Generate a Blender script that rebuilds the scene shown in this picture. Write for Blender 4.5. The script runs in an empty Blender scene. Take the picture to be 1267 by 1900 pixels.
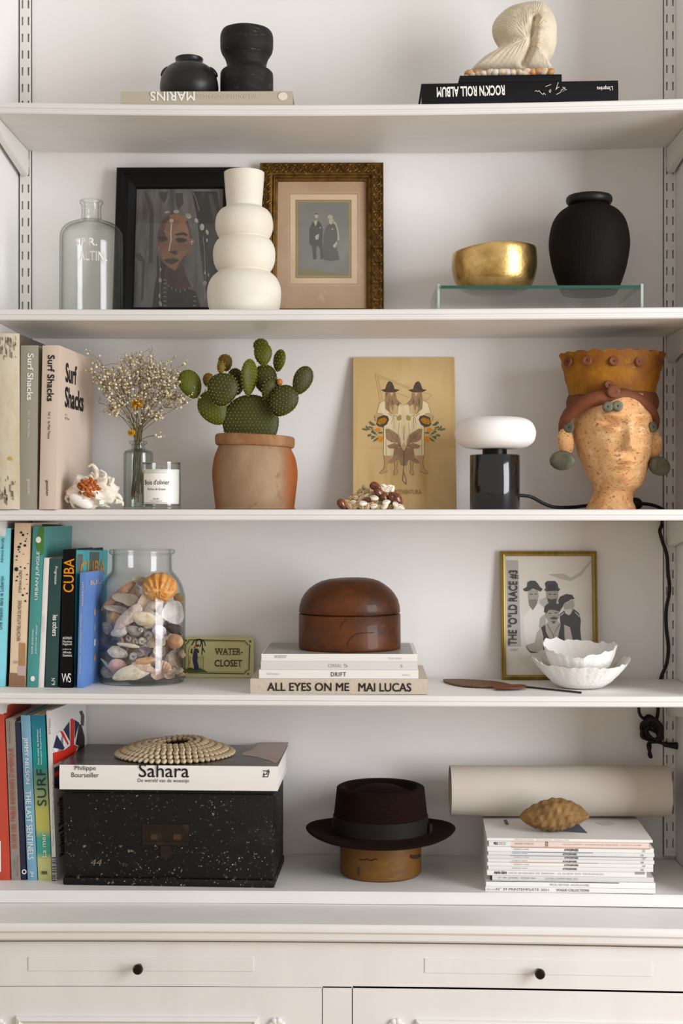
import bpy, bmesh, math, random
from mathutils import Vector, Matrix
R = math.radians
rnd = random.Random(7)
scn = bpy.context.scene
COL = scn.collection
# ---------------------------------------------------------------- camera
D, F, HZ, EYE = 2.2, 2552.0, 955.0, 1.45       # distance to shelf fronts, focal length in px of a 1267 px frame, horizon row, eye height
YAW = R(0.6)
CAMP = Vector((D * math.tan(YAW), -D, EYE))
AX = Vector((-math.sin(YAW), math.cos(YAW), 0)); RT = Vector((math.cos(YAW), math.sin(YAW), 0)); UP = Vector((0, 0, 1))
cd = bpy.data.cameras.new('camera'); cam = bpy.data.objects.new('camera', cd); COL.objects.link(cam)
cam.location = CAMP; cam.rotation_euler = (R(90), 0, YAW)
cd.sensor_fit = 'HORIZONTAL'; cd.sensor_width = 36; cd.lens = 36 * F / 1267; cd.shift_y = (HZ - 950) / 1267
cd.clip_start = 0.05; cd.clip_end = 50
scn.camera = cam
# ---------------------------------------------------------------- light
w = bpy.data.worlds.new('room_light'); scn.world = w; w.use_nodes = True
w.node_tree.nodes['Background'].inputs[0].default_value = (1.0, 0.95, 0.88, 1)
w.node_tree.nodes['Background'].inputs[1].default_value = 0.36
def area(name, loc, aim, sx, sy, power, col):
    l = bpy.data.lights.new(name, 'AREA'); l.shape = 'RECTANGLE'; l.size = sx; l.size_y = sy; l.energy = power; l.color = col
    o = bpy.data.objects.new(name, l); COL.objects.link(o); o.location = loc
    o.rotation_euler = (Vector(aim) - Vector(loc)).to_track_quat('-Z', 'Y').to_euler(); return o
area('daylight_window_right_offscreen', (2.2, -1.6, 1.64), (0, 0.1, 1.5), 1.2, 1.95, 43, (0.955, 0.985, 1.03))
scn.view_settings.view_transform = 'Standard'; scn.view_settings.look = 'None'
scn.view_settings.gamma = 1; scn.view_settings.use_curve_mapping = False
scn.view_settings.exposure = 0.82
# ---------------------------------------------------------------- pixels to places
def ray(px, py): return AX + RT * ((px - 633.5) / F) + UP * ((HZ - py) / F)
def hit(px, py, P0, N):
    d = ray(px, py); return CAMP + d * ((P0 - CAMP).dot(N) / d.dot(N))
class PL:                                            # a plane with its own across (U), up (V) and outward (N) directions
    def __init__(s, P0, U, V):
        s.P = Vector(P0); s.U = Vector(U).normalized(); V = Vector(V); s.N = s.U.cross(V).normalized(); s.V = s.N.cross(s.U)
    def at(s, px, py, off=0): return hit(px, py, s.P, s.N) + s.N * off
    def uv(s, px, py):
        d = hit(px, py, s.P, s.N) - s.P; return d.dot(s.U), d.dot(s.V)
    def pt(s, u, v, off=0): return s.P + s.U * u + s.V * v + s.N * off
    def lift(s, k): return PL(s.P + s.N * k, s.U, s.V)
def FR(Y): return PL((0, Y, 0), (1, 0, 0), (0, 0, 1))           # upright plane facing the room
def HP(z): return PL((0, 0, z), (1, 0, 0), (0, 1, 0))           # level plane
def LN(Y, z, deg, rot=0):                                       # plane leaning back by deg, standing at (Y, z)
    a = R(deg); r = R(rot); return PL((0, Y, z), (math.cos(r), -math.sin(r), 0), (math.sin(r) * math.sin(a), math.cos(r) * math.sin(a), math.cos(a)))
def W(px, py, Y): return FR(Y).at(px, py)
def X(px, Y): return W(px, 955, Y).x
def sc(Y): return (D + Y) / F                                   # metres per pixel at depth Y
def cp(ox, oy, s): return lambda pts: [(ox + x / s, oy + y / s) for x, y in pts]
# ---------------------------------------------------------------- materials
def lin(h):
    v = [c / 255 for c in h] if not isinstance(h, str) else [int(h[i:i + 2], 16) / 255 for i in (0, 2, 4)]
    v = [c / 12.92 if c <= 0.04045 else ((c + 0.055) / 1.055) ** 2.4 for c in v]; g = .25 * v[0] + .6 * v[1] + .15 * v[2]
    return tuple(max(g + (c - g) * 1.15, 0) for c in v) + (1,)
MATS = {}
def mat(name, col, rough=.5, metal=0, layers=(), bump=None, spec=.38, coat=0, sss=0, sheen=0):
    """layers: (texture kind, scale, stretch, colour, from, to); bump: (kind, scale, stretch, strength)"""
    if name in MATS: return MATS[name]
    m = bpy.data.materials.new(name); m.use_nodes = True; nt = m.node_tree; b = nt.nodes['Principled BSDF']
    b.inputs['Base Color'].default_value = lin(col); b.inputs['Roughness'].default_value = rough
    b.inputs['Metallic'].default_value = metal; b.inputs['Specular IOR Level'].default_value = spec
    b.inputs['Coat Weight'].default_value = coat; b.inputs['Sheen Weight'].default_value = sheen
    if sss: b.inputs['Subsurface Weight'].default_value = sss; b.inputs['Subsurface Scale'].default_value = .01
    nn, lk = nt.nodes.new, nt.links.new
    def tex(kind, scale, stretch):
        tc = nn('ShaderNodeTexCoord'); mp = nn('ShaderNodeMapping'); mp.inputs['Scale'].default_value = [scale * k for k in stretch]
        mp.inputs['Location'].default_value = (scale * .37, scale * .11, scale * .23)
        lk(tc.outputs['Object'], mp.inputs[0])
        if kind == 'grad':
            sp = nn('ShaderNodeSeparateXYZ'); lk(mp.outputs[0], sp.inputs[0]); mp.inputs['Location'].default_value = (0, 0, 0); return sp.outputs[2]
        if kind == 'gradx':
            sp = nn('ShaderNodeSeparateXYZ'); lk(mp.outputs[0], sp.inputs[0]); mp.inputs['Location'].default_value = (0, 0, 0); return sp.outputs[0]
        if kind == 'vor':
            t = nn('ShaderNodeTexVoronoi'); t.inputs['Scale'].default_value = 1; lk(mp.outputs[0], t.inputs[0]); return t.outputs['Distance']
        if kind == 'wave':
            t = nn('ShaderNodeTexWave'); t.inputs['Scale'].default_value = 1; t.inputs['Distortion'].default_value = 4; t.inputs['Detail'].default_value = 3
            lk(mp.outputs[0], t.inputs[0]); return t.outputs['Fac']
        t = nn('ShaderNodeTexNoise'); t.inputs['Scale'].default_value = 1; t.inputs['Detail'].default_value = 6
        t.inputs['Roughness'].default_value = .6; lk(mp.outputs[0], t.inputs[0]); return t.outputs['Fac']
    prev = None
    for kind, scale, stretch, c2, lo, hi in layers:
        mr = nn('ShaderNodeMapRange'); mr.inputs[1].default_value = lo; mr.inputs[2].default_value = hi
        lk(tex(kind, scale, stretch), mr.inputs[0])
        mx = nn('ShaderNodeMix'); mx.data_type = 'RGBA'; lk(mr.outputs[0], mx.inputs[0])
        if prev: lk(prev, mx.inputs[6])
        else: mx.inputs[6].default_value = lin(col)
        mx.inputs[7].default_value = lin(c2); prev = mx.outputs[2]
    if prev: lk(prev, b.inputs['Base Color'])
    if bump:
        bp = nn('ShaderNodeBump'); bp.inputs['Strength'].default_value = bump[3]; bp.inputs['Distance'].default_value = .002
        lk(tex(*bump[:3]), bp.inputs['Height']); lk(bp.outputs[0], b.inputs['Normal'])
    MATS[name] = m; return m
S1 = (1, 1, 1)
def glass(name, tint='f2f6f3', edge='8f9c95', rough=.02, refl=1.0):
    """thin clear glass: see-through body, Fresnel reflections, greener where it is seen edge on"""
    if name in MATS: return MATS[name]
    m = bpy.data.materials.new(name); m.use_nodes = True; nt = m.node_tree; nt.nodes.clear(); nn, lk = nt.nodes.new, nt.links.new
    out = nn('ShaderNodeOutputMaterial'); mx = nn('ShaderNodeMixShader'); tr = nn('ShaderNodeBsdfTransparent'); gl = nn('ShaderNodeBsdfGlossy')
    gl.inputs['Roughness'].default_value = rough; fr = nn('ShaderNodeMath'); fr.operation = 'MULTIPLY_ADD'; fr.inputs[1].default_value = .9; fr.inputs[2].default_value = .045
    lw = nn('ShaderNodeLayerWeight'); lw.inputs[0].default_value = .5
    p5 = nn('ShaderNodeMath'); p5.operation = 'POWER'; p5.inputs[1].default_value = 5; lk(lw.outputs['Facing'], p5.inputs[0]); lk(p5.outputs[0], fr.inputs[0])
    pw = nn('ShaderNodeMath'); pw.operation = 'POWER'; pw.inputs[1].default_value = 3.5; lk(lw.outputs['Facing'], pw.inputs[0])
    mc = nn('ShaderNodeMix'); mc.data_type = 'RGBA'; mc.inputs[6].default_value = lin(tint); mc.inputs[7].default_value = lin(edge)
    lk(pw.outputs[0], mc.inputs[0]); lk(mc.outputs[2], tr.inputs[0])
    mu = nn('ShaderNodeMath'); mu.operation = 'MULTIPLY'; mu.inputs[1].default_value = refl; lk(fr.outputs[0], mu.inputs[0])
    lk(mu.outputs[0], mx.inputs[0]); lk(tr.outputs[0], mx.inputs[1]); lk(gl.outputs[0], mx.inputs[2]); lk(mx.outputs[0], out.inputs[0])
    MATS[name] = m; return m
def ink(col, rough=.55): return mat('print_%s' % str(col), col, rough)
# ---------------------------------------------------------------- shapes: (verts, faces[, material index per face])
def box(x0, x1, y0, y1, z0, z1):
    v = [Vector((x, y, z)) for x in (x0, x1) for y in (y0, y1) for z in (z0, z1)]
    return v, [(0, 1, 3, 2), (4, 6, 7, 5), (0, 4, 5, 1), (2, 3, 7, 6), (0, 2, 6, 4), (1, 5, 7, 3)]
def frombm(bm):
    bm.verts.index_update(); r = [v.co.copy() for v in bm.verts], [tuple(v.index for v in f.verts) for f in bm.faces]; bm.free(); return r
def tobm(vf):
    bm = bmesh.new(); vs = [bm.verts.new(v) for v in vf[0]]
    for f in vf[1]:
        try: bm.faces.new([vs[i] for i in f])
        except ValueError: pass
    return bm
def rbox(x0, x1, y0, y1, z0, z1, r=.002, seg=2):
    bm = tobm(box(x0, x1, y0, y1, z0, z1)); bmesh.ops.recalc_face_normals(bm, faces=bm.faces[:])
    bmesh.ops.bevel(bm, geom=bm.edges[:], offset=r, segments=seg, profile=.5, affect='EDGES'); return frombm(bm)
def merge(*l):
    v, f, ix = [], [], []; k = 0
    for q in l:
        n = len(v); v += list(q[0]); f += [tuple(i + n for i in a) for a in q[1]]
        ix += list(q[2]) if len(q) > 2 else [0] * len(q[1])
    return v, f, ix
def withmat(vf, i): return vf[0], vf[1], [i] * len(vf[1])
def xf(vf, T): return ([T @ Vector(v) for v in vf[0]],) + tuple(vf[1:])
def mv(vf, p): return xf(vf, Matrix.Translation(p))
def TRS(loc, rot=(0, 0, 0), s=(1, 1, 1)):
    from mathutils import Euler
    return Matrix.Translation(loc) @ Euler([R(a) for a in rot]).to_matrix().to_4x4() @ Matrix.Diagonal((*s, 1))
def cat(pts, n=6, closed=False):                                # smooth curve through points
    P = [Vector(p) for p in pts]; out = []; m = len(P)
    rng = range(m if closed else m - 1)
    for i in rng:
        a, b, c, d = (P[(i - 1) % m], P[i], P[(i + 1) % m], P[(i + 2) % m]) if closed else (P[max(i - 1, 0)], P[i], P[i + 1], P[min(i + 2, m - 1)])
        for k in range(n):
            t = k / n; out.append(.5 * ((2 * b) + (c - a) * t + (2 * a - 5 * b + 4 * c - d) * t * t + (3 * b - a - 3 * c + d) * t ** 3))
    if not closed: out.append(P[-1])
    return out
def lathe(prof, seg=48, fn=None, closed=False):
    v, f = [], []; n = len(prof)
    for j in range(seg):
        a = 2 * math.pi * j / seg
        for r, z in prof:
            if fn: r, z = fn(r, z, a)
            v.append(Vector((r * math.cos(a), r * math.sin(a), z)))
    for j in range(seg):
        k = (j + 1) % seg
        for i in range(n if closed else n - 1):
            i2 = (i + 1) % n
            f.append((j * n + i, k * n + i, k * n + i2, j * n + i2))
    bm = tobm((v, f)); bmesh.ops.remove_doubles(bm, verts=bm.verts[:], dist=1e-6); return frombm(bm)
def prof(Y, pts, zb=None, n=5, sm=True):
    """silhouette (half width px, row px) at depth Y to a lathe profile; lowest point goes to height zb"""
    s = sc(Y); q = [(h * s, EYE + (HZ - y) * s) for h, y in pts]
    if zb is not None:
        zmin = min(z for _, z in q); zmax = max(z for _, z in q)
        q = [(r, zb + (z - zmin) * (zmax - zb) / (zmax - zmin)) for r, z in q]
    if sm: q = [(max(p.x, 0), p.y) for p in cat([(a, b, 0) for a, b in q], n)]
    return q
def tube(pts, r, seg=8, cap=True):
    P = [Vector(p) for p in pts]; v, f = [], []; n = len(P); up = Vector((.13, .31, .94))
    rr = r if isinstance(r, (list, tuple)) else [r] * n
    side = None
    for i, p in enumerate(P):
        t = (P[min(i + 1, n - 1)] - P[max(i - 1, 0)]).normalized()
        if side is None: side = t.cross(up if abs(t.dot(up)) < .95 else Vector((1, 0, 0))).normalized()
        else: side = (side - t * side.dot(t)).normalized()
        b = t.cross(side)
        for k in range(seg):
            a = 2 * math.pi * k / seg; v.append(p + (side * math.cos(a) + b * math.sin(a)) * rr[i])
    for i in range(n - 1):
        for k in range(seg):
            k2 = (k + 1) % seg; f.append((i * seg + k, i * seg + k2, (i + 1) * seg + k2, (i + 1) * seg + k))
    if cap: f += [tuple(range(seg - 1, -1, -1)), tuple((n - 1) * seg + k for k in range(seg))]
    return v, f
def ell(c, r, seg=16, rings=10, T=None):
    v, f = [], []; c = Vector(c)
    for i in range(rings + 1):
        t = math.pi * i / rings
        for j in range(seg):
            a = 2 * math.pi * j / seg; v.append(Vector((r[0] * math.sin(t) * math.cos(a), r[1] * math.sin(t) * math.sin(a), r[2] * math.cos(t))))
    for i in range(rings):
        for j in range(seg):
            k = (j + 1) % seg; f.append((i * seg + j, (i + 1) * seg + j, (i + 1) * seg + k, i * seg + k))
    bm = tobm((v, f)); bmesh.ops.remove_doubles(bm, verts=bm.verts[:], dist=1e-7); q = frombm(bm)
    if T: q = xf(q, T)
    return mv(q, c)
def prism(front, back):                                         # solid between two matching outlines
    n = len(front); v = list(front) + list(back)
    return v, [tuple(range(n)), tuple(range(2 * n - 1, n - 1, -1))] + [(i, n + i, n + (i + 1) % n, (i + 1) % n) for i in range(n)]
def slab(pl, pts, t, off=0): return prism([pl.at(x, y, off + t) for x, y in pts], [pl.at(x, y, off) for x, y in pts])
def circ(cx, cy, rx, ry=None, n=14, rot=0):
    ry = ry or rx; c, s = math.cos(R(rot)), math.sin(R(rot)); o = []
    for i in range(n):
        a = 2 * math.pi * i / n; x, y = rx * math.cos(a), ry * math.sin(a); o.append((cx + x * c - y * s, cy + x * s + y * c))
    return o
def pillow(outline, centre, front, back, rings=10, fn=None, sharp=False):
    """inflated solid: outline and centre are points of the upright mid plane, front and back its bulge in metres"""
    n = len(outline); C = Vector(centre); v, f = [], []
    def ring(t, sgn, th):
        for i, p in enumerate(outline):
            q = C + (Vector(p) - C) * t; d = th * (1 - t ** 1.7 if sharp else math.sqrt(max(0, 1 - t ** 2.2))) * sgn
            if fn: d = fn(q, d, t, i)
            v.append(q + Vector((0, d, 0)))
    ts = [math.sin(math.pi / 2 * k / rings) for k in range(rings, 0, -1)]
    for t in ts: ring(t, -1, front)
    for t in ts[1:]: ring(t, 1, back)
    cf = len(v); d = -front; v.append(C + Vector((0, fn(C, d, 0, 0) if fn else d, 0))); d = back; v.append(C + Vector((0, d, 0)))
    for k in range(rings - 1):
        for i in range(n):
            j = (i + 1) % n; f.append((k * n + i, (k + 1) * n + i, (k + 1) * n + j, k * n + j))
    o = rings * n
    for i in range(n):
        j = (i + 1) % n; f.append((i, j, o + j, o + i)); f.append(((rings - 1) * n + i, cf, (rings - 1) * n + j))
        f.append((o + (rings - 2) * n + i, o + (rings - 2) * n + j, cf + 1))
    for k in range(rings - 2):
        for i in range(n):
            j = (i + 1) % n; f.append((o + k * n + i, o + k * n + j, o + (k + 1) * n + j, o + (k + 1) * n + i))
    return v, f
# ---------------------------------------------------------------- objects
BASE = {}
def base_of(o):
    while o.parent: o = o.parent
    return BASE.get(o.name, Vector((0, 0, 0)))
def tag(o, label=None, cat_=None, group=None, kind=None):
    if label: o['label'] = label
    if cat_: o['category'] = cat_
    if group: o['group'] = group
    if kind: o['kind'] = kind
    return o
def thing(name, label, cat_, loc, group=None, kind=None):
    o = bpy.data.objects.new(name, None); COL.objects.link(o); o.empty_display_size = .02; o.location = loc; BASE[o.name] = Vector(loc)
    return tag(o, label, cat_, group, kind)
def mesh(name, vf, m, L, smooth=40, normals=True):
    me = bpy.data.meshes.new(name); me.from_pydata([tuple(Vector(v) - L) for v in vf[0]], [], vf[1])
    for k in (m if isinstance(m, (list, tuple)) else [m]): me.materials.append(k)
    if len(vf) > 2: me.polygons.foreach_set('material_index', vf[2])
    if normals and len(vf[1]) > 1:
        bm = bmesh.new(); bm.from_mesh(me); bmesh.ops.recalc_face_normals(bm, faces=bm.faces[:]); bm.to_mesh(me); bm.free()
    if smooth:
        me.polygons.foreach_set('use_smooth', [True] * len(me.polygons)); me.set_sharp_from_angle(angle=R(smooth))
    me.update(); return me
def part(parent, name, vf, m, smooth=40, label=None, kind=None, normals=True):
    L = base_of(parent); o = bpy.data.objects.new(name, mesh(name, vf, m, L, smooth, normals)); COL.objects.link(o); o.parent = parent
    return tag(o, label, None, None, kind)
def solo(name, vf, m, label, cat_, loc=None, group=None, smooth=40, kind=None):
    if loc is None:
        xs = [v[0] for v in vf[0]]; ys = [v[1] for v in vf[0]]; loc = ((min(xs) + max(xs)) / 2, (min(ys) + max(ys)) / 2, min(v[2] for v in vf[0]))
    L = Vector(loc); o = bpy.data.objects.new(name, mesh(name, vf, m, L, smooth)); COL.objects.link(o); o.location = L; BASE[o.name] = L
    return tag(o, label, cat_, group, kind)
def struct(name, vf, m, smooth=30): return solo(name, vf, m, None, None, smooth=smooth, kind='structure')
def flat(parent, name, pl, pts, m, off=.0004, label=None):      # flat print on a plane
    return part(parent, name, ([pl.at(x, y, off) for x, y in pts], [tuple(range(len(pts)))]), m, smooth=0, label=label, normals=False)
def flats(parent, name, pl, polys, m, off=.0004, label=None):
    v, f = [], []
    for pts in polys:
        n = len(v); v += [pl.at(x, y, off) for x, y in pts]; f.append(tuple(range(n, n + len(pts))))
    return part(parent, name, (v, f), m, smooth=0, label=label, normals=False)
def stroke(pts, wd):                                            # polyline to outline, in px
    P = [Vector((x, y)) for x, y in pts]; l, r = [], []; n = len(P)
    for i, p in enumerate(P):
        t = (P[min(i + 1, n - 1)] - P[max(i - 1, 0)])
        t = t.normalized() if t.length > 1e-6 else Vector((1, 0)); q = Vector((-t.y, t.x)) * (wd[i] if isinstance(wd, list) else wd) / 2
        l.append(tuple(p + q)); r.append(tuple(p - q))
    return l + r[::-1]
TXT = {}
def glyphs(s, bold=0, spacing=1.0, shear=0):
    k = (s, bold, spacing, shear)
    if k not in TXT:
        c = bpy.data.curves.new('lettering', 'FONT'); c.body = s; c.offset = 0; c.space_character = spacing; c.shear = shear; c.resolution_u = 3
        c.align_x = 'LEFT'; o = bpy.data.objects.new('lettering', c); COL.objects.link(o)
        bpy.context.view_layer.update()
        me = bpy.data.meshes.new_from_object(o)
        v = [Vector(q.co) for q in me.vertices]; f = [tuple(p.vertices) for p in me.polygons]
        bpy.data.objects.remove(o); bpy.data.curves.remove(c); bpy.data.meshes.remove(me)
        x0 = min(q.x for q in v); x1 = max(q.x for q in v); y0 = min(q.y for q in v); y1 = max(q.y for q in v)
        if bold > .003:                                          # heavy letters: the same letters laid over each other, slightly shifted
            e = bold * .8; nv = len(v); v0, f0 = v, f; v, f = [], []
            for i, (dx, dy) in enumerate(((e, e), (-e, e), (e, -e), (-e, -e), (0, 0))):
                v += [q + Vector((dx, dy, i * 5e-5)) for q in v0]; f += [tuple(a + i * nv for a in t) for t in f0]
            x0 -= e; x1 += e; y0 -= e; y1 += e
        TXT[k] = [((q.x - x0) / (x1 - x0) - .5, (q.y - y0) / (y1 - y0) - .5, q.z) for q in v], f
    return TXT[k]
def txt(parent, s, bx, pl, m, rot=0, bold=.01, off=.0006, name='lettering', lean=0, spacing=1.0, shear=0):
    """lettering fitted into the pixel box bx = (x0, y0, x1, y1) on plane pl; rot 90 reads upwards, -90 downwards, 180 upside down"""
    v, f = glyphs(s, bold, spacing, shear); x0, y0, x1, y1 = bx; xm, ym = (x0 + x1) / 2, (y0 + y1) / 2
    C = pl.at(xm, ym, off); wd = (pl.at(x1, ym) - pl.at(x0, ym)).length; ht = (pl.at(xm, y0) - pl.at(xm, y1)).length
    a = R(rot + lean); u = pl.U * math.cos(a) + pl.V * math.sin(a); q = pl.V * math.cos(a) - pl.U * math.sin(a)
    if rot in (90, -90): wd, ht = ht, wd
    return part(parent, name, ([C + u * (x * wd) + q * (y * ht) + pl.N * l for x, y, l in v], f), m, smooth=0, normals=False)
def bookgeo(root, O, A, B, C, cov, pages, hard=True, bulge=None):
    """A along the spine, B across it, C into the shelf (full vectors); cover and page block become parts"""
    h, t, d = A.length, B.length, C.length; a, b, c = A / h, B / t, C / d
    tb = min(.0024 if hard else .0007, t * .2); ov = .003 if hard else .0003; bu = (.0014 if hard else .0003) if bulge is None else bulge
    def q(vf): return [O + a * p.x + b * p.y + c * p.z for p in vf[0]], vf[1]
    # spine as a shallow arc
    n = 8; v, f = [], []
    for i in range(n + 1):
        y = t * i / n; z = -bu * math.sin(math.pi * i / n)
        for x in (0, h): v += [Vector((x, y, z)), Vector((x, y, tb))]
    for i in range(n):
        k = 4 * i; f += [(k, k + 4, k + 6, k + 2), (k + 1, k + 3, k + 7, k + 5), (k, k + 1, k + 5, k + 4), (k + 2, k + 6, k + 7, k + 3)]
    f += [(0, 2, 3, 1), (4 * n, 4 * n + 1, 4 * n + 3, 4 * n + 2)]
    cover = merge(q((v, f)), q(box(0, h, 0, tb, tb, d)), q(box(0, h, t - tb, t, tb, d)))
    part(root, 'cover', cover, cov, smooth=30)
    part(root, 'page_block', q(box(ov, h - ov, tb * 1.02, t - tb * 1.02, tb * 1.05, d - ov)), pages, smooth=0)
PAGES = mat('paper_pages', 'e4ddd0', .8, layers=[('noise', 900, (1, 1, .02), 'cfc6b6', .4, .7)])
WPAGES = mat('white_pages', 'ebe8e3', .7, layers=[('noise', 900, (.02, .02, 1), 'd5d1ca', .4, .7)])
# shelves: front top edge row at the middle, and how far the ends sit above the middle (px)
SH = [(193, 6.7, 9.3), (573, 1, 3), (945, 0, 0), (1290, 4, -1), (1655, 0, -5)]
WALL, HALF = .242, .546
def off(L, Rr, x): return ((L + Rr) / 2 * (x / HALF) ** 2 + (Rr - L) / 2 * (x / HALF)) / 1160
def zt(i, x): y, L, Rr = SH[i]; return EYE + (HZ - y) / 1160 + off(L, Rr, x)
def upright(name, label, i, tl, tr, top, bl, br, Y, depth, cov, pages=None, hard=True, rot=0, cat_='book', group=None, bulge=None):
    """book standing on shelf i: spine edges at top (tl, tr) and bottom (bl, br) in px, top row in px"""
    xl = X(bl, Y); z0 = zt(i, xl); pt = W(tl, top, Y); t = min(X(br, Y) - xl, X(tr, Y) - pt.x) - .0002; r = R(rot)
    O = Vector((xl, Y, z0)); A = Vector((pt.x - xl, 0, pt.z - z0)); B = Vector((math.cos(r), -math.sin(r), 0)) * t; C = Vector((math.sin(r), math.cos(r), 0)) * depth
    root = thing(name, label, cat_, O + B / 2 + C / 2, group); bookgeo(root, O, A, B, C, cov, pages or PAGES, hard, bulge)
    return root, PL(O, B, A), PL(O + B, C, A)
def lying(name, label, x0, x1, top, bot, Y, depth, cov, zb, pages=None, hard=True, rot=0, tilt=0, cat_='book', group=None, bulge=None):
    """book lying flat with its spine towards the room, its underside at height zb"""
    xl = X(x0, Y); t = (bot - top) * sc(Y); r = R(rot); O = Vector((xl, Y, zb)); ln = X(x1, Y) - xl
    A = Vector((math.cos(r), -math.sin(r), tilt)) * ln; B = Vector((-tilt, 0, 1)) * t; C = Vector((math.sin(r), math.cos(r), 0)) * depth
    root = thing(name, label, cat_, O + A / 2 + C / 2, group); bookgeo(root, O, A, B, C, cov, pages or PAGES, hard, bulge)
    return root, PL(O, A, B), PL(O + B, A, C)
def sweepframe(pl, u0, u1, v0, v1, pr):
    """mitred moulding round the rectangle; pr = (inset, height) points from the outer back edge to the inner back edge"""
    v, f = [], []; n = len(pr)
    for cu, cv in ((0, 0), (1, 0), (1, 1), (0, 1)):
        for i, h in pr: v.append(pl.pt(u0 + i if cu == 0 else u1 - i, v0 + i if cv == 0 else v1 - i, h))
    for c in range(4):
        e = (c + 1) % 4
        for k in range(n): k2 = (k + 1) % n; f.append((c * n + k, e * n + k, e * n + k2, c * n + k2))
    return v, f
def pbox(pl, u0, u1, v0, v1, h0, h1): return prism([pl.pt(u, v, h1) for u, v in ((u0, v0), (u1, v0), (u1, v1), (u0, v1))], [pl.pt(u, v, h0) for u, v in ((u0, v0), (u1, v0), (u1, v1), (u0, v1))])
# ================================================================ the alcove, shelves and cabinet
PAINT = mat('white_wall_paint', 'efecea', .9, spec=.2, layers=[('noise', 3, S1, 'ebe7e4', .35, .7)], bump=('noise', 160, S1, .12))
SHELFP = mat('white_shelf_paint', 'e2dfdc', .45, layers=[('noise', 6, (1, 4, 1), 'dcd8d5', .4, .75)], bump=('noise', 60, (1, 6, 6), .05))
STEEL = mat('white_steel', 'e6e3df', .4)
xl, xr = X(36.6, WALL), X(1251.6, WALL)
struct('wall_back', box(xl - 1.6, xr + 1.6, WALL, WALL + .08, 0, 2.75), PAINT)
struct('wall_left', box(xl - 1.6, xl, -.02, WALL, 0, 2.75), PAINT)
struct('wall_right', box(xr, xr + 1.6, -.02, WALL, 0, 2.75), PAINT)
struct('floor', box(-3.2, 3.2, -4, WALL, -.05, 0), mat('oak_floor', 'b39a7c', .5, layers=[('noise', 3, (1, 12, 1), '9c8266', .4, .7)]))
def bent(vf, L, Rr): return ([Vector((v[0], v[1], v[2] + off(L, Rr, v[0]))) for v in vf[0]],) + tuple(vf[1:])
def board(profile, xa, xb, n=24):                               # profile (y, z) swept along x
    m = len(profile); v = [Vector((xa + (xb - xa) * i / n, y, z)) for i in range(n + 1) for y, z in profile]; f = []
    for i in range(n):
        for k in range(m): k2 = (k + 1) % m; f.append((i * m + k, (i + 1) * m + k, (i + 1) * m + k2, i * m + k2))
    f += [tuple(range(m)), tuple(range((n + 1) * m - 1, n * m - 1, -1))]; return v, f
names = ['top white shelf carrying the dark pots and the coral', 'white shelf carrying the glass bottle, framed pictures and brass bowl',
         'white shelf carrying the cactus, lamp and ceramic head', 'white shelf carrying the shell jar and the round hat block']
for i in range(4):
    y, L, Rr = SH[i]; z = EYE + (HZ - y) / 1160; t = .018
    pr = [(.232, z), (.004, z), (.0015, z - .001), (0, z - .003), (0, z - .0085), (.0022, z - .0100), (.0022, z - .0118), (.0005, z - .0132), (.0005, z - t + .002), (.0025, z - t), (.232, z - t)]
    solo('wall_shelf', bent(board(pr, xl + .002, xr - .002), L, Rr), SHELFP, names[i], 'shelf', smooth=25)
y, L, Rr = SH[4]; z = EYE + (HZ - y) / 1160; ZC = EYE + (HZ - 1677) / 1160
solo('wall_shelf', bent(board([(.240, z), (.003, z), (0, z - .003), (0, ZC), (.240, ZC)], xl + .002, xr - .002), L, Rr), SHELFP, 'white bottom shelf board carrying the hat and the black box', 'shelf', smooth=25)
# slotted rails with real slots, brackets under every shelf
def rail(xc, label):
    yb, yf, hw = WALL, WALL - .009, .0118; pitch, h = .0297, .0146; z0, z1 = ZC + .02, 2.7
    root = thing('slotted_rail', label, 'shelf rail', (xc, (yb + yf) / 2, z0), 'slotted steel shelf rails')
    v, f = [], []
    def quad(xa, xb, za, zb, y=yf):
        n = len(v); v.extend([Vector((xa, y, za)), Vector((xb, y, za)), Vector((xb, y, zb)), Vector((xa, y, zb))]); f.append((n, n + 1, n + 2, n + 3))
    s0, s1 = .0040, .0066                                       # slot columns
    z = z0
    while z < z1:
        g = min(z + pitch - h, z1); e = min(z + pitch, z1)
        quad(xc - hw, xc + hw, z, g)
        for a, b in ((-hw, -s1), (-s0, s0), (s1, hw)): quad(xc + a, xc + b, g, e)
        z = e
    part(root, 'face_plate', (v, f), STEEL, smooth=0, normals=False)
    part(root, 'channel_sides', merge(box(xc - hw, xc - hw + .0015, yf, yb, z0, z1), box(xc + hw - .0015, xc + hw, yf, yb, z0, z1)), STEEL, smooth=0)
XL, XR = X(49.5, WALL), X(1240.5, WALL)
rail(XL, 'white slotted steel rail in the corner beside the upright books')
rail(XR, 'white slotted steel rail in the corner behind the ceramic head')
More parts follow.
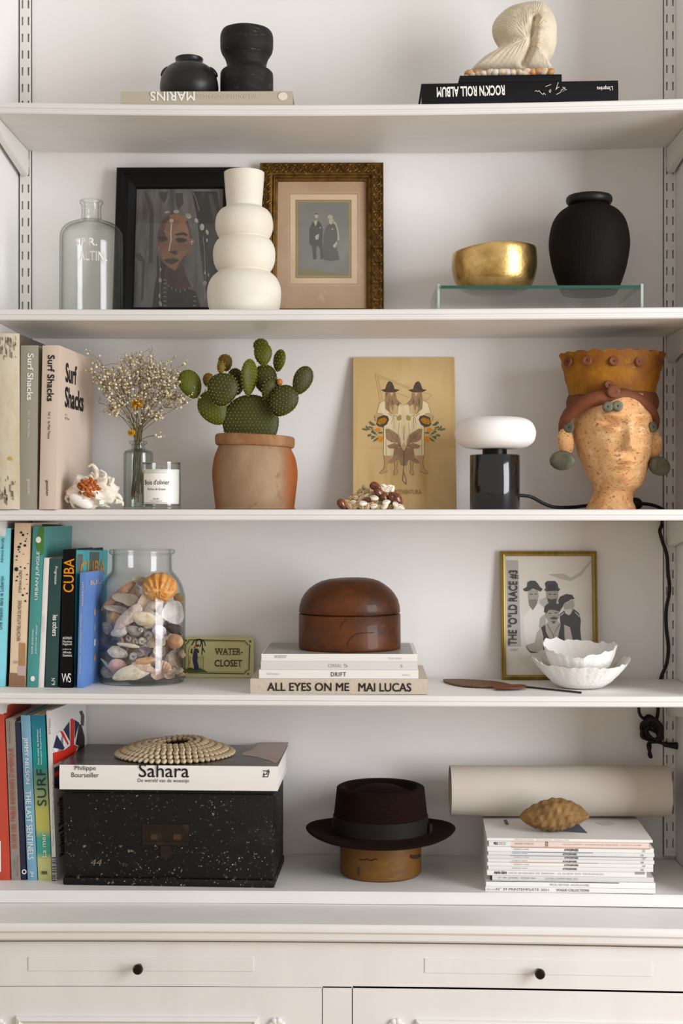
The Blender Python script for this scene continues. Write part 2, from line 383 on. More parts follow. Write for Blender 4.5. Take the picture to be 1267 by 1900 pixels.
for i in range(4):
    for xc, side in ((XL, 'on the rail beside the upright books'), (XR, 'on the rail behind the ceramic head')):
        zu = zt(i, xc) - .018; a, b = WALL - .0093, .012; hh, hw = .047, .0062
        P = [(a, zu), (b, zu), (b, zu - .011), (.05, zu - .024), (a - .03, zu - .043), (a - .012, zu - .047), (a - .003, zu - .045), (a, zu - .04)]
        root = thing('shelf_bracket', 'white steel bracket under the %s shelf, %s' % (('top', 'second', 'third', 'fourth')[i], side), 'bracket', (xc, .1, zu - hh), 'white steel shelf brackets')
        bm = tobm(prism([Vector((xc - hw, y, z)) for y, z in P], [Vector((xc + hw, y, z)) for y, z in P]))
        bmesh.ops.recalc_face_normals(bm, faces=bm.faces[:]); bmesh.ops.bevel(bm, geom=bm.edges[:], offset=.0016, segments=2, affect='EDGES')
        part(root, 'arm', frombm(bm), STEEL, smooth=50)
        sg = 1 if xc < 0 else -1
        part(root, 'screw_eyelet', xf(lathe([(.0012, 0), (.0012, .0006), (.0022, .0006), (.0022, 0)], 14, closed=True), TRS((xc + sg * hw, a - .032, zu - .033), (0, 90 * sg, 0))), STEEL)
# cabinet below
CABP = mat('cabinet_paint', 'e2dfdc', .45, layers=[('noise', 5, (3, 1, 1), 'dcd8d5', .4, .75)], bump=('noise', 40, (4, 1, 1), .06))
YN, YC = -.113, -.094
zc = ZC - .0006
pr = [(WALL-.001, zc), (YN + .004, zc), (YN + .001, zc - .002), (YN, zc - .006), (YN + .0005, zc - .011), (YN + .004, zc - .015), (YN + .005, zc - .024), (YN + .008, zc - .0275), (WALL-.001, zc - .0275)]
solo('cabinet_worktop', bent(board(pr, xl + .001, xr - .001), 0, -7), SHELFP, 'white painted cabinet worktop with a moulded front edge', 'worktop', smooth=25)
cab = thing('base_cabinet', 'white painted base cabinet with small dark knobs below the shelves', 'cabinet', (0, .07, 0))
def cw(px, py): p = W(px, py, YC); return p.x, p.z
B_ = lambda vf: bent(vf, 0, -8)
def cb(x0, x1, y0, y1, d0=0, d1=.018, n=12):                       # board on the cabinet front between pixel bounds
    xa, za = cw(x0, y1); xb, zb = cw(x1, y0); return B_(board([(YC + d0, za), (YC + d0, zb), (YC + d1, zb), (YC + d1, za)], xa, xb, n))
part(cab, 'body', B_(board([(YC + .02, .09), (YC + .02, zc - .0385), (WALL - .004, zc - .0385), (WALL - .004, .09)], xl + .004, xr - .004, 8)), CABP, smooth=0)
part(cab, 'plinth', box(xl + .004, xr - .004, YC + .05, WALL - .01, 0, .09), CABP, smooth=0)
part(cab, 'top_rail', cb(-57, 1344, 1752, 1830.5), CABP, smooth=0)
part(cab, 'centre_stile', cb(598.6, 652.6, 1830.5, 2600), CABP, smooth=0)
KNOB = mat('dark_bronze_knob', '2b241d', .35, .8)
for a, b, kx, ky, t0, t1 in ((53, 470, 259, 1793, 1777, 1801), (788, 1210, 999, 1797, 1778, 1803)):
    d = part(cab, 'drawer_front', cb(a, b, t0, t1, -.0012, .002), CABP, smooth=0)
    xk, zk = cw(kx, ky); zk += off(0, -8, xk); rk = .0078
    q = lathe([(0, .022), (.006, .0215), (rk, .018), (rk, .014), (.0045, .010), (.0038, .0), (0, 0)], 24)
    part(d, 'knob', xf(q, TRS((xk, YC - .001, zk), (90, 0, 0))), KNOB, label='small dark bronze knob')
for a, b, pa, pb, orn in ((-57, 597, 30, 480, (-3, 514)), (654.4, 1344, 771, 1290, (735,))):
    d = part(cab, 'door', cb(a, b, 1832, 2600), CABP, smooth=0)
    ua, za = cw(pa, 2500); ub, zb = cw(pb, 1886 if a < 0 else 1891)
    fr = PL((0, YC, 0), (1, 0, 0), (0, 0, 1))
    part(d, 'panel_moulding', B_(sweepframe(fr, ua, ub, za, zb, [(0, -.001), (.001, .006), (.006, .008), (.010, .004), (.016, .003), (.016, -.001)])), CABP, smooth=0)
    for ox in orn:
        x, z = cw(ox, 1903); z += off(0, -8, x); q = []
        for k in range(7):
            an = 2 * math.pi * k / 7 + .3; q.append(ell((x + .008 * math.cos(an), YC - .003, z + .008 * math.sin(an)), (.0055, .004, .0055), 10, 6))
        part(d, 'carved_rosette', merge(ell((x, YC - .004, z), (.005, .005, .005), 10, 6), *q), CABP)
# ================================================================ top shelf
def turned(cx, Y, pts, zb, seg=56, n=5, fn=None, sm=True):
    """solid of revolution from a silhouette in px, axis at column cx and depth Y, standing at height zb"""
    return mv(lathe(prof(Y, pts, zb, n, sm), seg, fn), (X(cx, Y), Y, 0))
WHITE = ink('ece9e4'); BLACK = ink('171413')
b, s, _ = lying('book', 'taupe hardback lying flat under the two black pots', 224, 543, 164.8, 190.5, .008, .205,
                mat('taupe_cloth', 'b5ac9b', .7, bump=('noise', 700, S1, .1)), zt(0, X(384, .008)) + .0005, WPAGES)
txt(b, 'MARINS', (279, 170.5, 362, 188), s, WHITE, 180, .02, .0022, name='spine_lettering')
txt(b, 'PORTRAITS LEGENDAIRES DE', (366, 175, 477, 183), s, ink('c9c1b2'), 180, 0, .0022, name='spine_lettering')
flat(b, 'publisher_mark', s, circ(525, 179.5, 9, 7.5, 18), ink('ddd5cb'), .0022)
ZB1 = zt(0, X(384, .008)) + .0005 + 25.7 * sc(.008)
BLKC = mat('burnished_black_clay', '171615', .42, spec=.4, layers=[('noise', 25, S1, '2c2a28', .45, .75)], bump=('noise', 90, S1, .15))
Y = .075; xc = X(351, Y)
root = thing('lug_pot', 'squat burnished black clay pot with two small lugs', 'pot', (xc, Y, ZB1))
part(root, 'body', turned(351, Y, [(0, 167), (36, 167), (46, 163), (53, 152), (54, 143), (50, 131), (40, 121), (29, 116), (25, 113), (26, 108.5), (24, 107.5), (21, 110), (22, 118), (35, 127), (46, 142), (44, 155), (30, 160), (0, 160)], ZB1), BLKC)
for sx, py in ((1, 133), (-1, 132)):
    p = W(351 + sx * 44.5, py + 1, Y - .006); k = TRS(p, (0, sx * -40, 0))
    part(root, 'lug', xf(ell((0, 0, 0), (.0048, .0085, .0105), 14, 9), k), BLKC)
Y = .085; xc = X(457, Y)
STONE = mat('weathered_black_wood', '171513', .65, spec=.3, layers=[('noise', 30, (1, 1, 3), '2b2722', .52, .72), ('noise', 60, (1, 1, 8), '6b6459', .64, .72), ('noise', 16, (1, 1, 2), '8a6a3c', .73, .78)], bump=('noise', 70, (1, 1, 3), .5))
wob = lambda r, z, a: (r * (1 + .012 * math.sin(3 * a + 1) + .008 * math.sin(7 * a)), z)
solo('wooden_mortar', turned(457, Y, [(0, 167), (45, 167), (49, 164), (49, 160), (49, 125), (47, 118), (41, 115), (37, 111), (37, 106), (40, 98), (46, 90), (48.5, 84), (49, 78), (49, 66), (47, 60), (44, 57.5), (38, 58), (33, 66), (28, 85), (0, 92)], ZB1, fn=wob), STONE,
     'weathered black carved mortar with flared rim and narrow neck', 'vessel')
# black album with a smaller black book on it
BLKB = mat('black_book_cloth', (13, 12, 13), .6, spec=.2, bump=('noise', 600, S1, .08))
xa, xb = X(782, .006), X(1147, .006); za, zb = zt(0, xa), zt(0, xb); tl = (zb - za) / (xb - xa) * .9
b, s, tp = lying('book', 'long black hardback lying flat with white upside-down title', 782, 1147, 154, 191, .006, .2, BLKB, zt(0, xa) + .0012, WPAGES, tilt=tl)
txt(b, "ROCK'N ROLL ALBUM", (810, 160.5, 936, 180), s, WHITE, 180, .028, .0022, name='spine_lettering', lean=.8)
txt(b, "L'imprévu", (1107, 159, 1136, 169), s, WHITE, 180, .01, .0022, name='spine_lettering', lean=.8)
sig = cp(770, 0, 3.249)
flats(b, 'signature', s, [stroke(sig(q_), .9) for q in ([(913, 541), (890, 551), (870, 562), (850, 572)], [(905, 530), (880, 545), (876, 558), (890, 552), (905, 545), (898, 530), (886, 528)], [(862, 498), (855, 520), (846, 545), (858, 530), (868, 528)], [(818, 512), (795, 521), (785, 524)], [(815, 540), (806, 552), (812, 562), (818, 550), (812, 541)], [(785, 575), (776, 562), (770, 575), (764, 548), (770, 575), (752, 556), (745, 548), (738, 556), (730, 548), (720, 553)]) for q_ in [[a_, b_] for a_, b_ in zip(q, q[1:])]], ink('d8d5d0'), .0022)
O = tp.P; zt2 = O.z + (X(947, .006) - O.x) * tl
b2, s2, tp2 = lying('book', 'small black book under the white coral, on the long black hardback', 853, 1042, 139.5, 152.5, .008, .18, BLKB, zt2 + .0002, WPAGES, tilt=tl * .8)
# coral
cq = cp(770, 0, 3.249); Y = .085; pl = FR(Y)
out = cq([(505, 290), (476, 232), (464, 185), (470, 145), (500, 100), (560, 52), (620, 30), (690, 16), (740, 15), (785, 32), (825, 85), (848, 140), (853, 200), (850, 270), (832, 330), (808, 370), (800, 400), (828, 440), (820, 462), (700, 468), (560, 468), (420, 470), (310, 468), (305, 455), (350, 408), (400, 365), (455, 335)])
out = [pl.at(x, y) for x, y in out]; sm = cat(out, 9, True)
zbC = tp2.P.z + (X(945, Y) - tp2.P.x) * tl * .8
sm = [Vector((p.x, p.y, max(p.z, zbC + .0005))) for p in sm]
cc = pl.at(*cq([(655, 290)])[0]); crv = [pl.at(x, y) for x, y in cq([(705, 150), (695, 200), (688, 250), (680, 320), (660, 370), (640, 410)])]
def cfn(q, d, t, i):
    if d < 0:
        e = min((Vector((q.x - p.x, 0, q.z - p.z)).length for p in cat(crv, 5)), default=1)
        d += .018 * math.exp(-(e / .006) ** 2)
        ang = math.atan2(q.z - crv[1].z, q.x - crv[1].x); d += .0011 * math.sin(ang * 70)
    return d
CORAL = mat('bleached_coral', 'd9cdb9', .85, layers=[('noise', 40, S1, 'c3b49b', .45, .75), ('noise', 160, S1, '9c8a70', .66, .78)], bump=('noise', 260, S1, .5))
root = thing('mushroom_coral', 'pale ribbed coral lobe with small shells along its foot', 'coral', (cc.x, Y, zbC))
part(root, 'coral_lobe', pillow(sm, cc, .048, .04, 22, cfn), CORAL, smooth=80)
shc = [mat('shell_%d' % k, c, .45, layers=[('noise', 120, S1, d_, .45, .7)]) for k, (c, d_) in enumerate((('d9c7ae', 'b99a76'), ('cfa077', 'a8703f'), ('e0d6ca', 'b9aa9c'), ('b98a63', '8a5a38')))]
for k in range(30):
    px = 866 + k * 5.3; dy = abs(math.sin(k * 2.3)) * 5; r = .0052 + .0026 * abs(math.sin(k * 1.7)); yy = Y - .044 - .008 * math.sin(math.pi * k / 30) + .004 * math.sin(k * 3)
    p = Vector((X(px, yy), yy, zbC + tl * .8 * (X(px, yy) - X(945, yy)) + r * .75 + .005 + (dy * .0006 if k % 2 else 0)))
    part(root, 'base_shell', xf(ell((0, 0, 0), (r * 1.25, r, r * .8), 10, 7), TRS(p, (rnd.uniform(-40, 40), rnd.uniform(-30, 30), rnd.uniform(-60, 60)))), shc[k % 4 if k < 8 else (k * 3) % 4 if k % 3 else 0])
# ================================================================ second shelf
GL = glass('clear_glass', 'ffffff', 'a3b0a9', .02, .75); GL2 = glass('bottle_glass', 'fdfefd', '97a69e', .03, .75)
Y = .13; cx = 169.5; zb = zt(1, X(cx, Y)) + .0003
root = thing('glass_bottle', 'large clear glass apothecary bottle with etched white lettering', 'bottle', (X(cx, Y), Y, zb))
op = [(0, 587), (50, 587), (57, 583), (58.5, 575), (58.5, 500), (58, 440), (55, 426), (46, 416), (33, 410.5), (22, 407), (18.5, 402), (18, 390), (18.5, 380), (21, 377), (21.5, 374), (20, 371.5), (15, 372)]
ip = [(13.5, 376), (13.5, 390), (14, 403), (19, 410), (32, 414.5), (43, 419.5), (51, 429), (54, 441), (54.5, 500), (54.5, 572), (50, 578), (25, 575), (0, 570)]
part(root, 'body', turned(cx, Y, op + ip, zb, 64, 4), GL2, smooth=60)
def wraptxt(parent, st, bx, cx, Y, rad, m, bold=.01, name='etched_lettering'):
    v, f = glyphs(st, bold); x0, y0, x1, y1 = bx; s_ = sc(Y - rad); C = Vector((X(cx, Y), Y, 0)); o = []
    for x, y, l in v:
        px = (x0 + x1) / 2 + x * (x1 - x0); q = max(-.98, min(.98, (px - cx) * s_ / rad)); a = math.asin(q)
        o.append(C + Vector((rad * math.sin(a), -rad * math.cos(a), EYE + (HZ - ((y0 + y1) / 2 - y * (y1 - y0))) * s_)))
    return part(parent, name, (o, f), m, smooth=0, normals=False)
rb = 58.5 * sc(Y) + .0004
wraptxt(root, 'SPIR.', (150, 440, 191, 454), cx, Y, rb, WHITE, .012); wraptxt(root, 'ALTIN.', (158, 464, 208, 482), cx, Y, rb, WHITE, .012)
# black framed portrait
pl = LN(.172, zt(1, X(330, .19)), 9.5); u0, _ = pl.uv(212, 450); u1, _ = pl.uv(447, 450); _, v1 = pl.uv(330, 310)
BLKF = mat('black_frame_wood', (8, 8, 9), .45, spec=.25, bump=('noise', 120, (1, 1, .1), .05))
root = thing('picture_frame', 'deep black wooden frame with veiled portrait behind glass', 'picture frame', pl.pt((u0 + u1) / 2, 0) + Vector((0, .01, 0)))
fw = .034; f0 = .004
part(root, 'moulding', sweepframe(pl, u0, u1, 0, v1, [(0, -.02), (0, -.001), (.002, .001), (.011, .001), (.014, -.002), (.022, -.002), (fw - .001, -.009), (fw, -.012), (fw, -.02)]), BLKF, smooth=30)
part(root, 'back_board', pbox(pl, u0 + .003, u1 - .003, .003, v1 - .003, -.024, -.017), BLKF, smooth=0)
pic = pl.lift(-.0168); iu0, iu1, iv0, iv1 = u0 + fw - .001, u1 - fw + .001, fw - .001, v1 - fw + .001
sheet = part(root, 'portrait_print', ([pic.pt(u, v, .0002) for u, v in ((iu0, iv0), (iu1, iv0), (iu1, iv1), (iu0, iv1))], [(0, 1, 2, 3)]), mat('veil_print', '757270', .6, layers=[('noise', 14, (4, 1, .6), '4c4a49', .42, .66), ('noise', 30, (3, 1, .5), '83807c', .58, .75)]), smooth=0, normals=False)
c = cp(230, 330, 6.335)
def clipped(pl, polys):                                         # keep print inside the sheet
    o = []
    for pts in polys:
        q = []
        for x, y in pts:
            u, v = pl.uv(x, y); q.append((min(max(u, iu0), iu1), min(max(v, iv0), iv1)))
        o.append(q)
    return o
lay = [0]
def art(name, polys, m, parent=None, pl_=None):                 # every printed shape is a piece of its own
    lay[0] += 1; P = pl_ or pic
    for q in clipped(P, polys):
        o = part(parent or sheet, name, ([P.pt(u, w_, .0002 + lay[0] * 2.5e-5) for u, w_ in q], [tuple(range(len(q)))]), m, smooth=0, normals=False)
    return o
art('dark_drape', [c([(330, 1600), (350, 1350), (385, 1150), (385, 900), (440, 980), (560, 1080), (700, 1250), (850, 1350), (900, 1600)]), c([(800, 160), (1100, 160), (1250, 700), (1100, 1100), (960, 1350), (900, 900), (860, 500)])], mat('drape_print', '33302e', .6, layers=[('noise', 20, (3, 1, .6), '4b4845', .5, .7)]))
art('veil_fold', [c([(230, 165), (262, 165), (330, 300), (352, 420), (335, 1000), (290, 1000), (300, 420), (270, 300)]), c([(410, 165), (520, 165), (500, 250), (470, 300), (420, 230)]), c([(600, 180), (690, 180), (700, 300), (640, 380), (610, 300)]), c([(135, 880), (190, 885), (240, 960), (250, 1020), (225, 1450), (200, 1450), (210, 1000), (135, 930)]), c([(985, 180), (1040, 200), (1090, 420), (1075, 560), (1030, 400)])], mat('fold_print', '4a4846', .6))
art('neck', [c([(500, 1040), (600, 1090), (690, 1010), (720, 1120), (790, 1290), (660, 1320), (560, 1290), (500, 1220), (470, 1120)])], mat('neck_print', '574138', .6, layers=[('noise', 30, S1, '3a2a25', .4, .7)]))
SKIN = mat('face_print', '96735c', .6, layers=[('noise', 22, S1, '7d5a52', .4, .62), ('noise', 60, S1, 'ab8a68', .58, .75)])
art('face', [c([(430, 560), (455, 490), (520, 445), (610, 425), (690, 445), (750, 500), (790, 620), (800, 740), (780, 850), (730, 930), (680, 1010), (610, 1080), (555, 1070), (480, 1000), (430, 910), (398, 820), (385, 700), (405, 620)])], SKIN)
art('face_shadow', [c([(430, 560), (455, 490), (520, 445), (545, 470), (490, 540), (470, 640), (500, 690), (470, 760), (400, 760), (385, 700), (405, 620)]), c([(560, 860), (610, 850), (640, 900), (600, 905), (570, 890)]), c([(730, 930), (680, 1010), (610, 1080), (650, 1000), (690, 940), (760, 880)]), c([(750, 500), (790, 620), (800, 740), (770, 700), (755, 600), (720, 520)])], mat('shade_print', '5d4a45', .6))
art('eye', [c([(590, 665), (640, 650), (700, 640), (745, 660), (745, 690), (690, 672), (620, 680)]), c([(600, 720), (640, 705), (700, 710), (750, 735), (700, 760), (640, 765)]), c([(400, 690), (440, 680), (500, 700), (520, 735), (460, 745), (415, 735)]), c([(395, 650), (450, 640), (500, 660), (450, 662)]), c([(528, 850), (560, 868), (620, 860), (600, 885), (550, 885)])], ink('3a2f2e'))
art('lips', [c([(470, 965), (510, 945), (545, 952), (575, 940), (620, 950), (650, 970), (610, 1000), (560, 1022), (500, 1005)])], ink('4d4644'))
art('lip_line', [c(stroke([(475, 968), (545, 975), (640, 972)], 9))], ink('2c2625'))
art('cheek_paint', [c(stroke([(562, 490), (556, 580), (550, 660), (556, 730), (540, 790), (530, 862)], [10, 14, 16, 13, 12, 14])), c(circ(560, 505, 24, 22)), c(stroke([(775, 755), (825, 750)], 8)), c(stroke([(800, 725), (797, 785)], 8))], ink('cfc3b6'))
coins = [(507, 405, 34, 14, -15), (612, 400, 34, 22, 0), (757, 450, 36, 30, 30), (853, 505, 20, 32, -25), (917, 580, 26, 40, 0), (978, 640, 16, 32, -15), (976, 735, 9, 22, 0), (425, 1205, 18, 30, 0), (950, 1240, 24, 28, 0), (430, 1080, 9, 24, 0), (953, 1115, 9, 26, 0), (995, 1140, 6, 22, 0), (428, 1480, 16, 32, -15), (418, 1385, 10, 26, 0)]
art('coin', [c(circ(x, y, a, b_, 12, r)) for x, y, a, b_, r in coins], mat('coin_print', 'b4b1a2', .5, layers=[('noise', 90, S1, '8a8878', .4, .65)]))
art('chain', [c(stroke(q, 5)) for q in ([(418, 950), (425, 1150), (428, 1500)], [(930, 690), (945, 850), (955, 1090)], [(958, 1150), (955, 1300), (950, 1450)], [(812, 165), (850, 260), (884, 385)])], ink('9a958c'))
art('necklace_bead', [c(stroke([(x - 4, y - 14), (x + 5, y + 14)], 11)) for x, y in ((525, 1270), (563, 1300), (610, 1325), (660, 1332), (715, 1318), (765, 1298), (806, 1270), (495, 1240))] + [c(stroke([(465, y), (500, y + 4)], 12)) for y in (1200, 1245, 1295, 1345, 1395, 1450, 1500)] + [c(stroke([(815, y), (850, y + 4)], 12)) for y in (1395, 1450, 1500)], ink('94816c'))
part(root, 'glass_pane', pbox(pl, u0 + fw - .0005, u1 - fw + .0005, fw - .0005, v1 - fw + .0005, -.0140, -.0130), glass('picture_glass', 'ffffff', 'e6ebe8', .03, .7), smooth=0)
# gilt framed wedding photograph
pl = LN(.173, zt(1, X(596, .18)), 10); u0, _ = pl.uv(480.5, 430); u1, _ = pl.uv(712, 430); _, v1 = pl.uv(596, 300)
GILT = mat('old_gilt', (108, 80, 40), .42, .55, layers=[('noise', 60, S1, '3f2c14', .45, .68), ('noise', 140, S1, 'b08a4a', .62, .74)], bump=('noise', 300, S1, .35))
GILTD = mat('dark_gilt_edge', '3d2914', .5, .3, layers=[('noise', 80, S1, '6d4f28', .5, .7)])
root = thing('picture_frame', 'ornate carved gilt frame with an old wedding couple photograph', 'picture frame', pl.pt((u0 + u1) / 2, 0) + Vector((0, .01, 0)))
fw = .0315
part(root, 'moulding', sweepframe(pl, u0, u1, 0, v1, [(0, -.016), (0, -.004), (.0015, -.001), (.004, -.003), (.012, -.0015), (.019, -.003), (.0225, -.006), (.0245, -.004), (.0265, -.005), (.028, -.009), (fw, -.011), (fw, -.016)]), GILT, smooth=35)
part(root, 'back_board', pbox(pl, u0 + .002, u1 - .002, .002, v1 - .002, -.020, -.0145), GILTD, smooth=0)
def scroll(u, v, r, a0, sgn):
    pts = []
    for k in range(15):
        t = k / 14; a = a0 + sgn * t * 8.2; q = r * (1 - .82 * t); pts.append(pl.pt(u + q * math.cos(a), v + q * math.sin(a), -.0012))
    return tube(pts, [.0017 - .0007 * k / 14 for k in range(15)], 6)
def carved(ua, va, ub, vb):
    L_ = math.hypot(ub - ua, vb - va); n = max(4, round(L_ / .0165)); q = []; ang = math.atan2(vb - va, ub - ua)
    for k in range(n):
        t = (k + .5) / n; u, v = ua + (ub - ua) * t, va + (vb - va) * t
        q.append(scroll(u, v, .0072, ang + (k % 2) * math.pi, 1 if k % 2 else -1))
        for e in (-1, 1):
            du, dv = -math.sin(ang) * .0062 * e, math.cos(ang) * .0062 * e; t2 = (k + (.0 if e > 0 else .02)) / n
            p = pl.pt(ua + (ub - ua) * t2 + du, va + (vb - va) * t2 + dv, -.0014)
            q.append(ell(p, (.0026 + .0012 * abs(math.cos(ang)), .0018, .0026 + .0012 * abs(math.sin(ang))), 8, 5))
    return merge(*q)
m_ = .0115
for q in ((u0 + .012, v1 - m_, u1 - .012, v1 - m_), (u0 + m_, .012, u0 + m_, v1 - .012), (u1 - m_, .012, u1 - m_, v1 - .012), (u0 + .012, m_, u1 - .012, m_)):
    part(root, 'carved_scrollwork', carved(*q), GILT, smooth=60)
pic = pl.lift(-.0143); iu0, iu1, iv0, iv1 = u0 + fw - .001, u1 - fw + .001, fw - .001, v1 - fw + .001; lay[0] = 0
c = cp(520, 340, 7.453)
sheet = part(root, 'card_mount', ([pic.pt(u, v, .0002) for u, v in ((iu0, iv0), (iu1, iv0), (iu1, iv1), (iu0, iv1))], [(0, 1, 2, 3)]), mat('brown_mount', 'bfa489', .8, layers=[('noise', 9, S1, 'b09278', .4, .7), ('noise', 50, S1, 'c8ae94', .6, .75)]), smooth=0, normals=False)
def rect(x0, y0, x1, y1): return [(x0, y0), (x1, y0), (x1, y1), (x0, y1)]
def ringrect(x0, y0, x1, y1, t): return [rect(x0, y0, x1, y0 + t), rect(x0, y1 - t, x1, y1), rect(x0, y0 + t, x0 + t, y1 - t), rect(x1 - t, y0 + t, x1, y1 - t)]
art('mount_line', [c(q) for q in ringrect(105, 125, 1095, 1418, 10)], ink('c4ab8e'))
art('cream_border', [c(rect(140, 158, 1060, 1385))], mat('cream_mount', 'd9c4aa', .8, layers=[('noise', 12, S1, 'ccb59b', .4, .7)]))
art('bevel_border', [c(rect(208, 230, 985, 1312))], ink('93805f')); art('bevel_line', [c(q) for q in ringrect(228, 250, 965, 1290, 7)], ink('ae9a78'))
art('old_photograph', [c(rect(255, 272, 945, 1275))], mat('old_photo', '7d7d78', .45, layers=[('noise', 16, S1, '8a8880', .45, .7), ('grad', 14, S1, '8a7c5e', .62, .35)]))
art('floor_tone', [c([(255, 1180), (400, 1170), (520, 1215), (700, 1240), (945, 1265), (945, 1275), (255, 1275)])], ink('857a60'))
art('groom_suit', [c([(440, 545), (470, 520), (520, 520), (560, 555), (590, 640), (580, 800), (600, 1040), (560, 1060), (545, 900), (520, 860), (495, 900), (500, 1050), (455, 1055), (440, 880), (400, 830), (400, 640)])], ink((84, 84, 80)))
art('bride_dress', [c([(640, 590), (690, 565), (750, 560), (780, 640), (790, 760), (760, 850), (800, 960), (820, 1060), (700, 1080), (600, 1060), (590, 900), (600, 700)])], ink((96, 96, 92)))
art('pale_detail', [c(circ(500, 452, 25, 34)), c([(462, 520), (515, 515), (505, 560), (488, 597), (470, 560)]), c([(480, 735), (520, 705), (538, 712), (522, 780), (490, 782)]), c(circ(690, 470, 36, 32)), c([(675, 490), (740, 500), (735, 540), (700, 575), (672, 545)]), c(stroke([(725, 530), (765, 560), (785, 620), (798, 690), (806, 790)], [34, 22, 16, 18, 26])), c([(775, 805), (788, 830), (768, 880), (750, 900), (725, 870)]), c(circ(722, 636, 9, 11)), c(circ(552, 615, 9, 9))], ink((176, 173, 155)))
art('hair', [c([(476, 440), (485, 420), (515, 418), (525, 440), (510, 432), (490, 434)])], ink('4a4946'))
part(root, 'glass_pane', pbox(pl, u0 + fw - .0005, u1 - fw + .0005, fw - .0005, v1 - fw + .0005, -.0125, -.0118), MATS['picture_glass'], smooth=0)
# cream bubble vase
Y = .082; zb = zt(1, X(453, Y)) + .0003
solo('bubble_vase', turned(453, Y, [(0, 581), (52, 581), (60, 578), (66, 565), (68.5, 545), (67.5, 528), (61, 513), (52, 504), (47.5, 500), (51, 496), (56, 485), (57.8, 470), (56.5, 457), (51.5, 446), (46, 440), (49, 435), (53, 424), (53.5, 412), (51, 399), (44, 389), (35.5, 384), (33, 379), (34.5, 360), (36.5, 335), (37.3, 322), (36.5, 319.5), (34.5, 319.5), (33, 325), (30, 375), (0, 378)], zb, 72, 6),
     mat('cream_ceramic', (226, 220, 208), .6, layers=[('noise', 18, S1, (220, 212, 196), .4, .7)], bump=('noise', 220, S1, .06)), 'matt cream ceramic vase of stacked bubbles with flared neck', 'vase')
# glass riser, brass bowl, black jar
Yf = .03; zb = zt(1, X(1000, Yf)) + .0003; pA = W(819, 530, Yf); x0, x1 = X(818, Yf), X(1188, Yf); zp = pA.z; yb = .215
root = thing('glass_riser', 'clear glass display riser under the brass bowl and dark jar', 'stand', ((x0 + x1) / 2, .12, zb))
EDGE = mat('green_glass_edge', '2f4f45', .15); GP = glass('plate_glass', 'ffffff', 'eaf0ec', .02, .7)
part(root, 'top_plate', box(x0, x1, Yf, yb, zp - .005, zp), GP, smooth=0)
part(root, 'plate_edge', box(x0, x1, Yf - .0008, Yf - .0001, zp - .005, zp), EDGE, smooth=0, label='dark green polished front edge')
for xa_, xb_ in ((x0 - .0065, x0 - .0005), (x1 + .0005, x1 + .0065)):
    part(root, 'side_panel', rbox(xa_, xb_, Yf + .004, yb, zb, zp + .004, .001, 1), GP, smooth=0)
    part(root, 'side_edge', box(xa_ + .001, xb_ - .001, Yf + .0032, Yf + .0039, zb + .001, zp + .003), mat('clear_edge', 'a9b8ae', .2), smooth=0)
part(root, 'front_strip', box(x0, x1, Yf + .004, Yf + .0065, zb, zp - .0052), GP, smooth=0)
part(root, 'bottom_plate', box(x0, x1, Yf + .007, yb, zb, zb + .004), GP, smooth=0)
Y = .118; zb = zp + .0003; s = sc(Y)
BRASS = mat('hammered_brass', (226, 194, 140), .3, 1, layers=[('noise', 26, S1, (171, 139, 82), .42, .7)], bump=('noise', 38, S1, .55))
BRO = [(0, 540), (38, 539), (58, 534), (71, 522), (77, 505), (79, 490), (78, 472), (76.5, 465.5), (75, 465), (75.5, 474), (76, 490), (73, 508), (64, 524), (45, 532), (0, 534)]
rim = lambda r, z, a: (r * (1 + .006 * math.sin(2 * a + .4)), z + (.0045 * math.cos(a) + .001 * math.sin(3 * a) if z > zb + .05 else 0) * (z - zb) / .07)
solo('brass_bowl', mv(lathe(prof(Y, BRO, zb, 5), 72, rim), (X(917, Y), Y, 0)), BRASS, 'hammered brass singing bowl on the glass riser', 'bowl')
Y = .122
JAR = mat('black_combed_clay', (13, 10, 8), .75, spec=.15, layers=[('noise', 120, (1, 1, .05), (24, 19, 16), .5, .75), ('noise', 300, (1, 1, .12), (84, 74, 65), .72, .79), ('noise', 10, S1, (19, 14, 12), .5, .7)], bump=('noise', 320, (1, 1, .03), .6))
root = thing('clay_jar', 'dark brown-black combed clay jar with rolled rim on the glass riser', 'jar', (X(1093, Y), Y, zb))
part(root, 'body', turned(1093, Y, [(0, 544), (44, 544), (51, 541), (60, 520), (68, 495), (73, 468), (74.3, 450), (72, 430), (66, 410), (55, 395), (42, 386), (35, 382), (34, 376), (0, 374)], zb, 96), JAR)
part(root, 'rim', turned(1093, Y, [(30, 382), (38, 381), (42, 376), (42.5, 370), (40, 365.5), (35, 364.5), (31, 366), (29, 376), (30, 382)], EYE + (HZ - 382) * sc(Y), 64), mat('black_clay_rim', (16, 14, 13), .45, spec=.3))
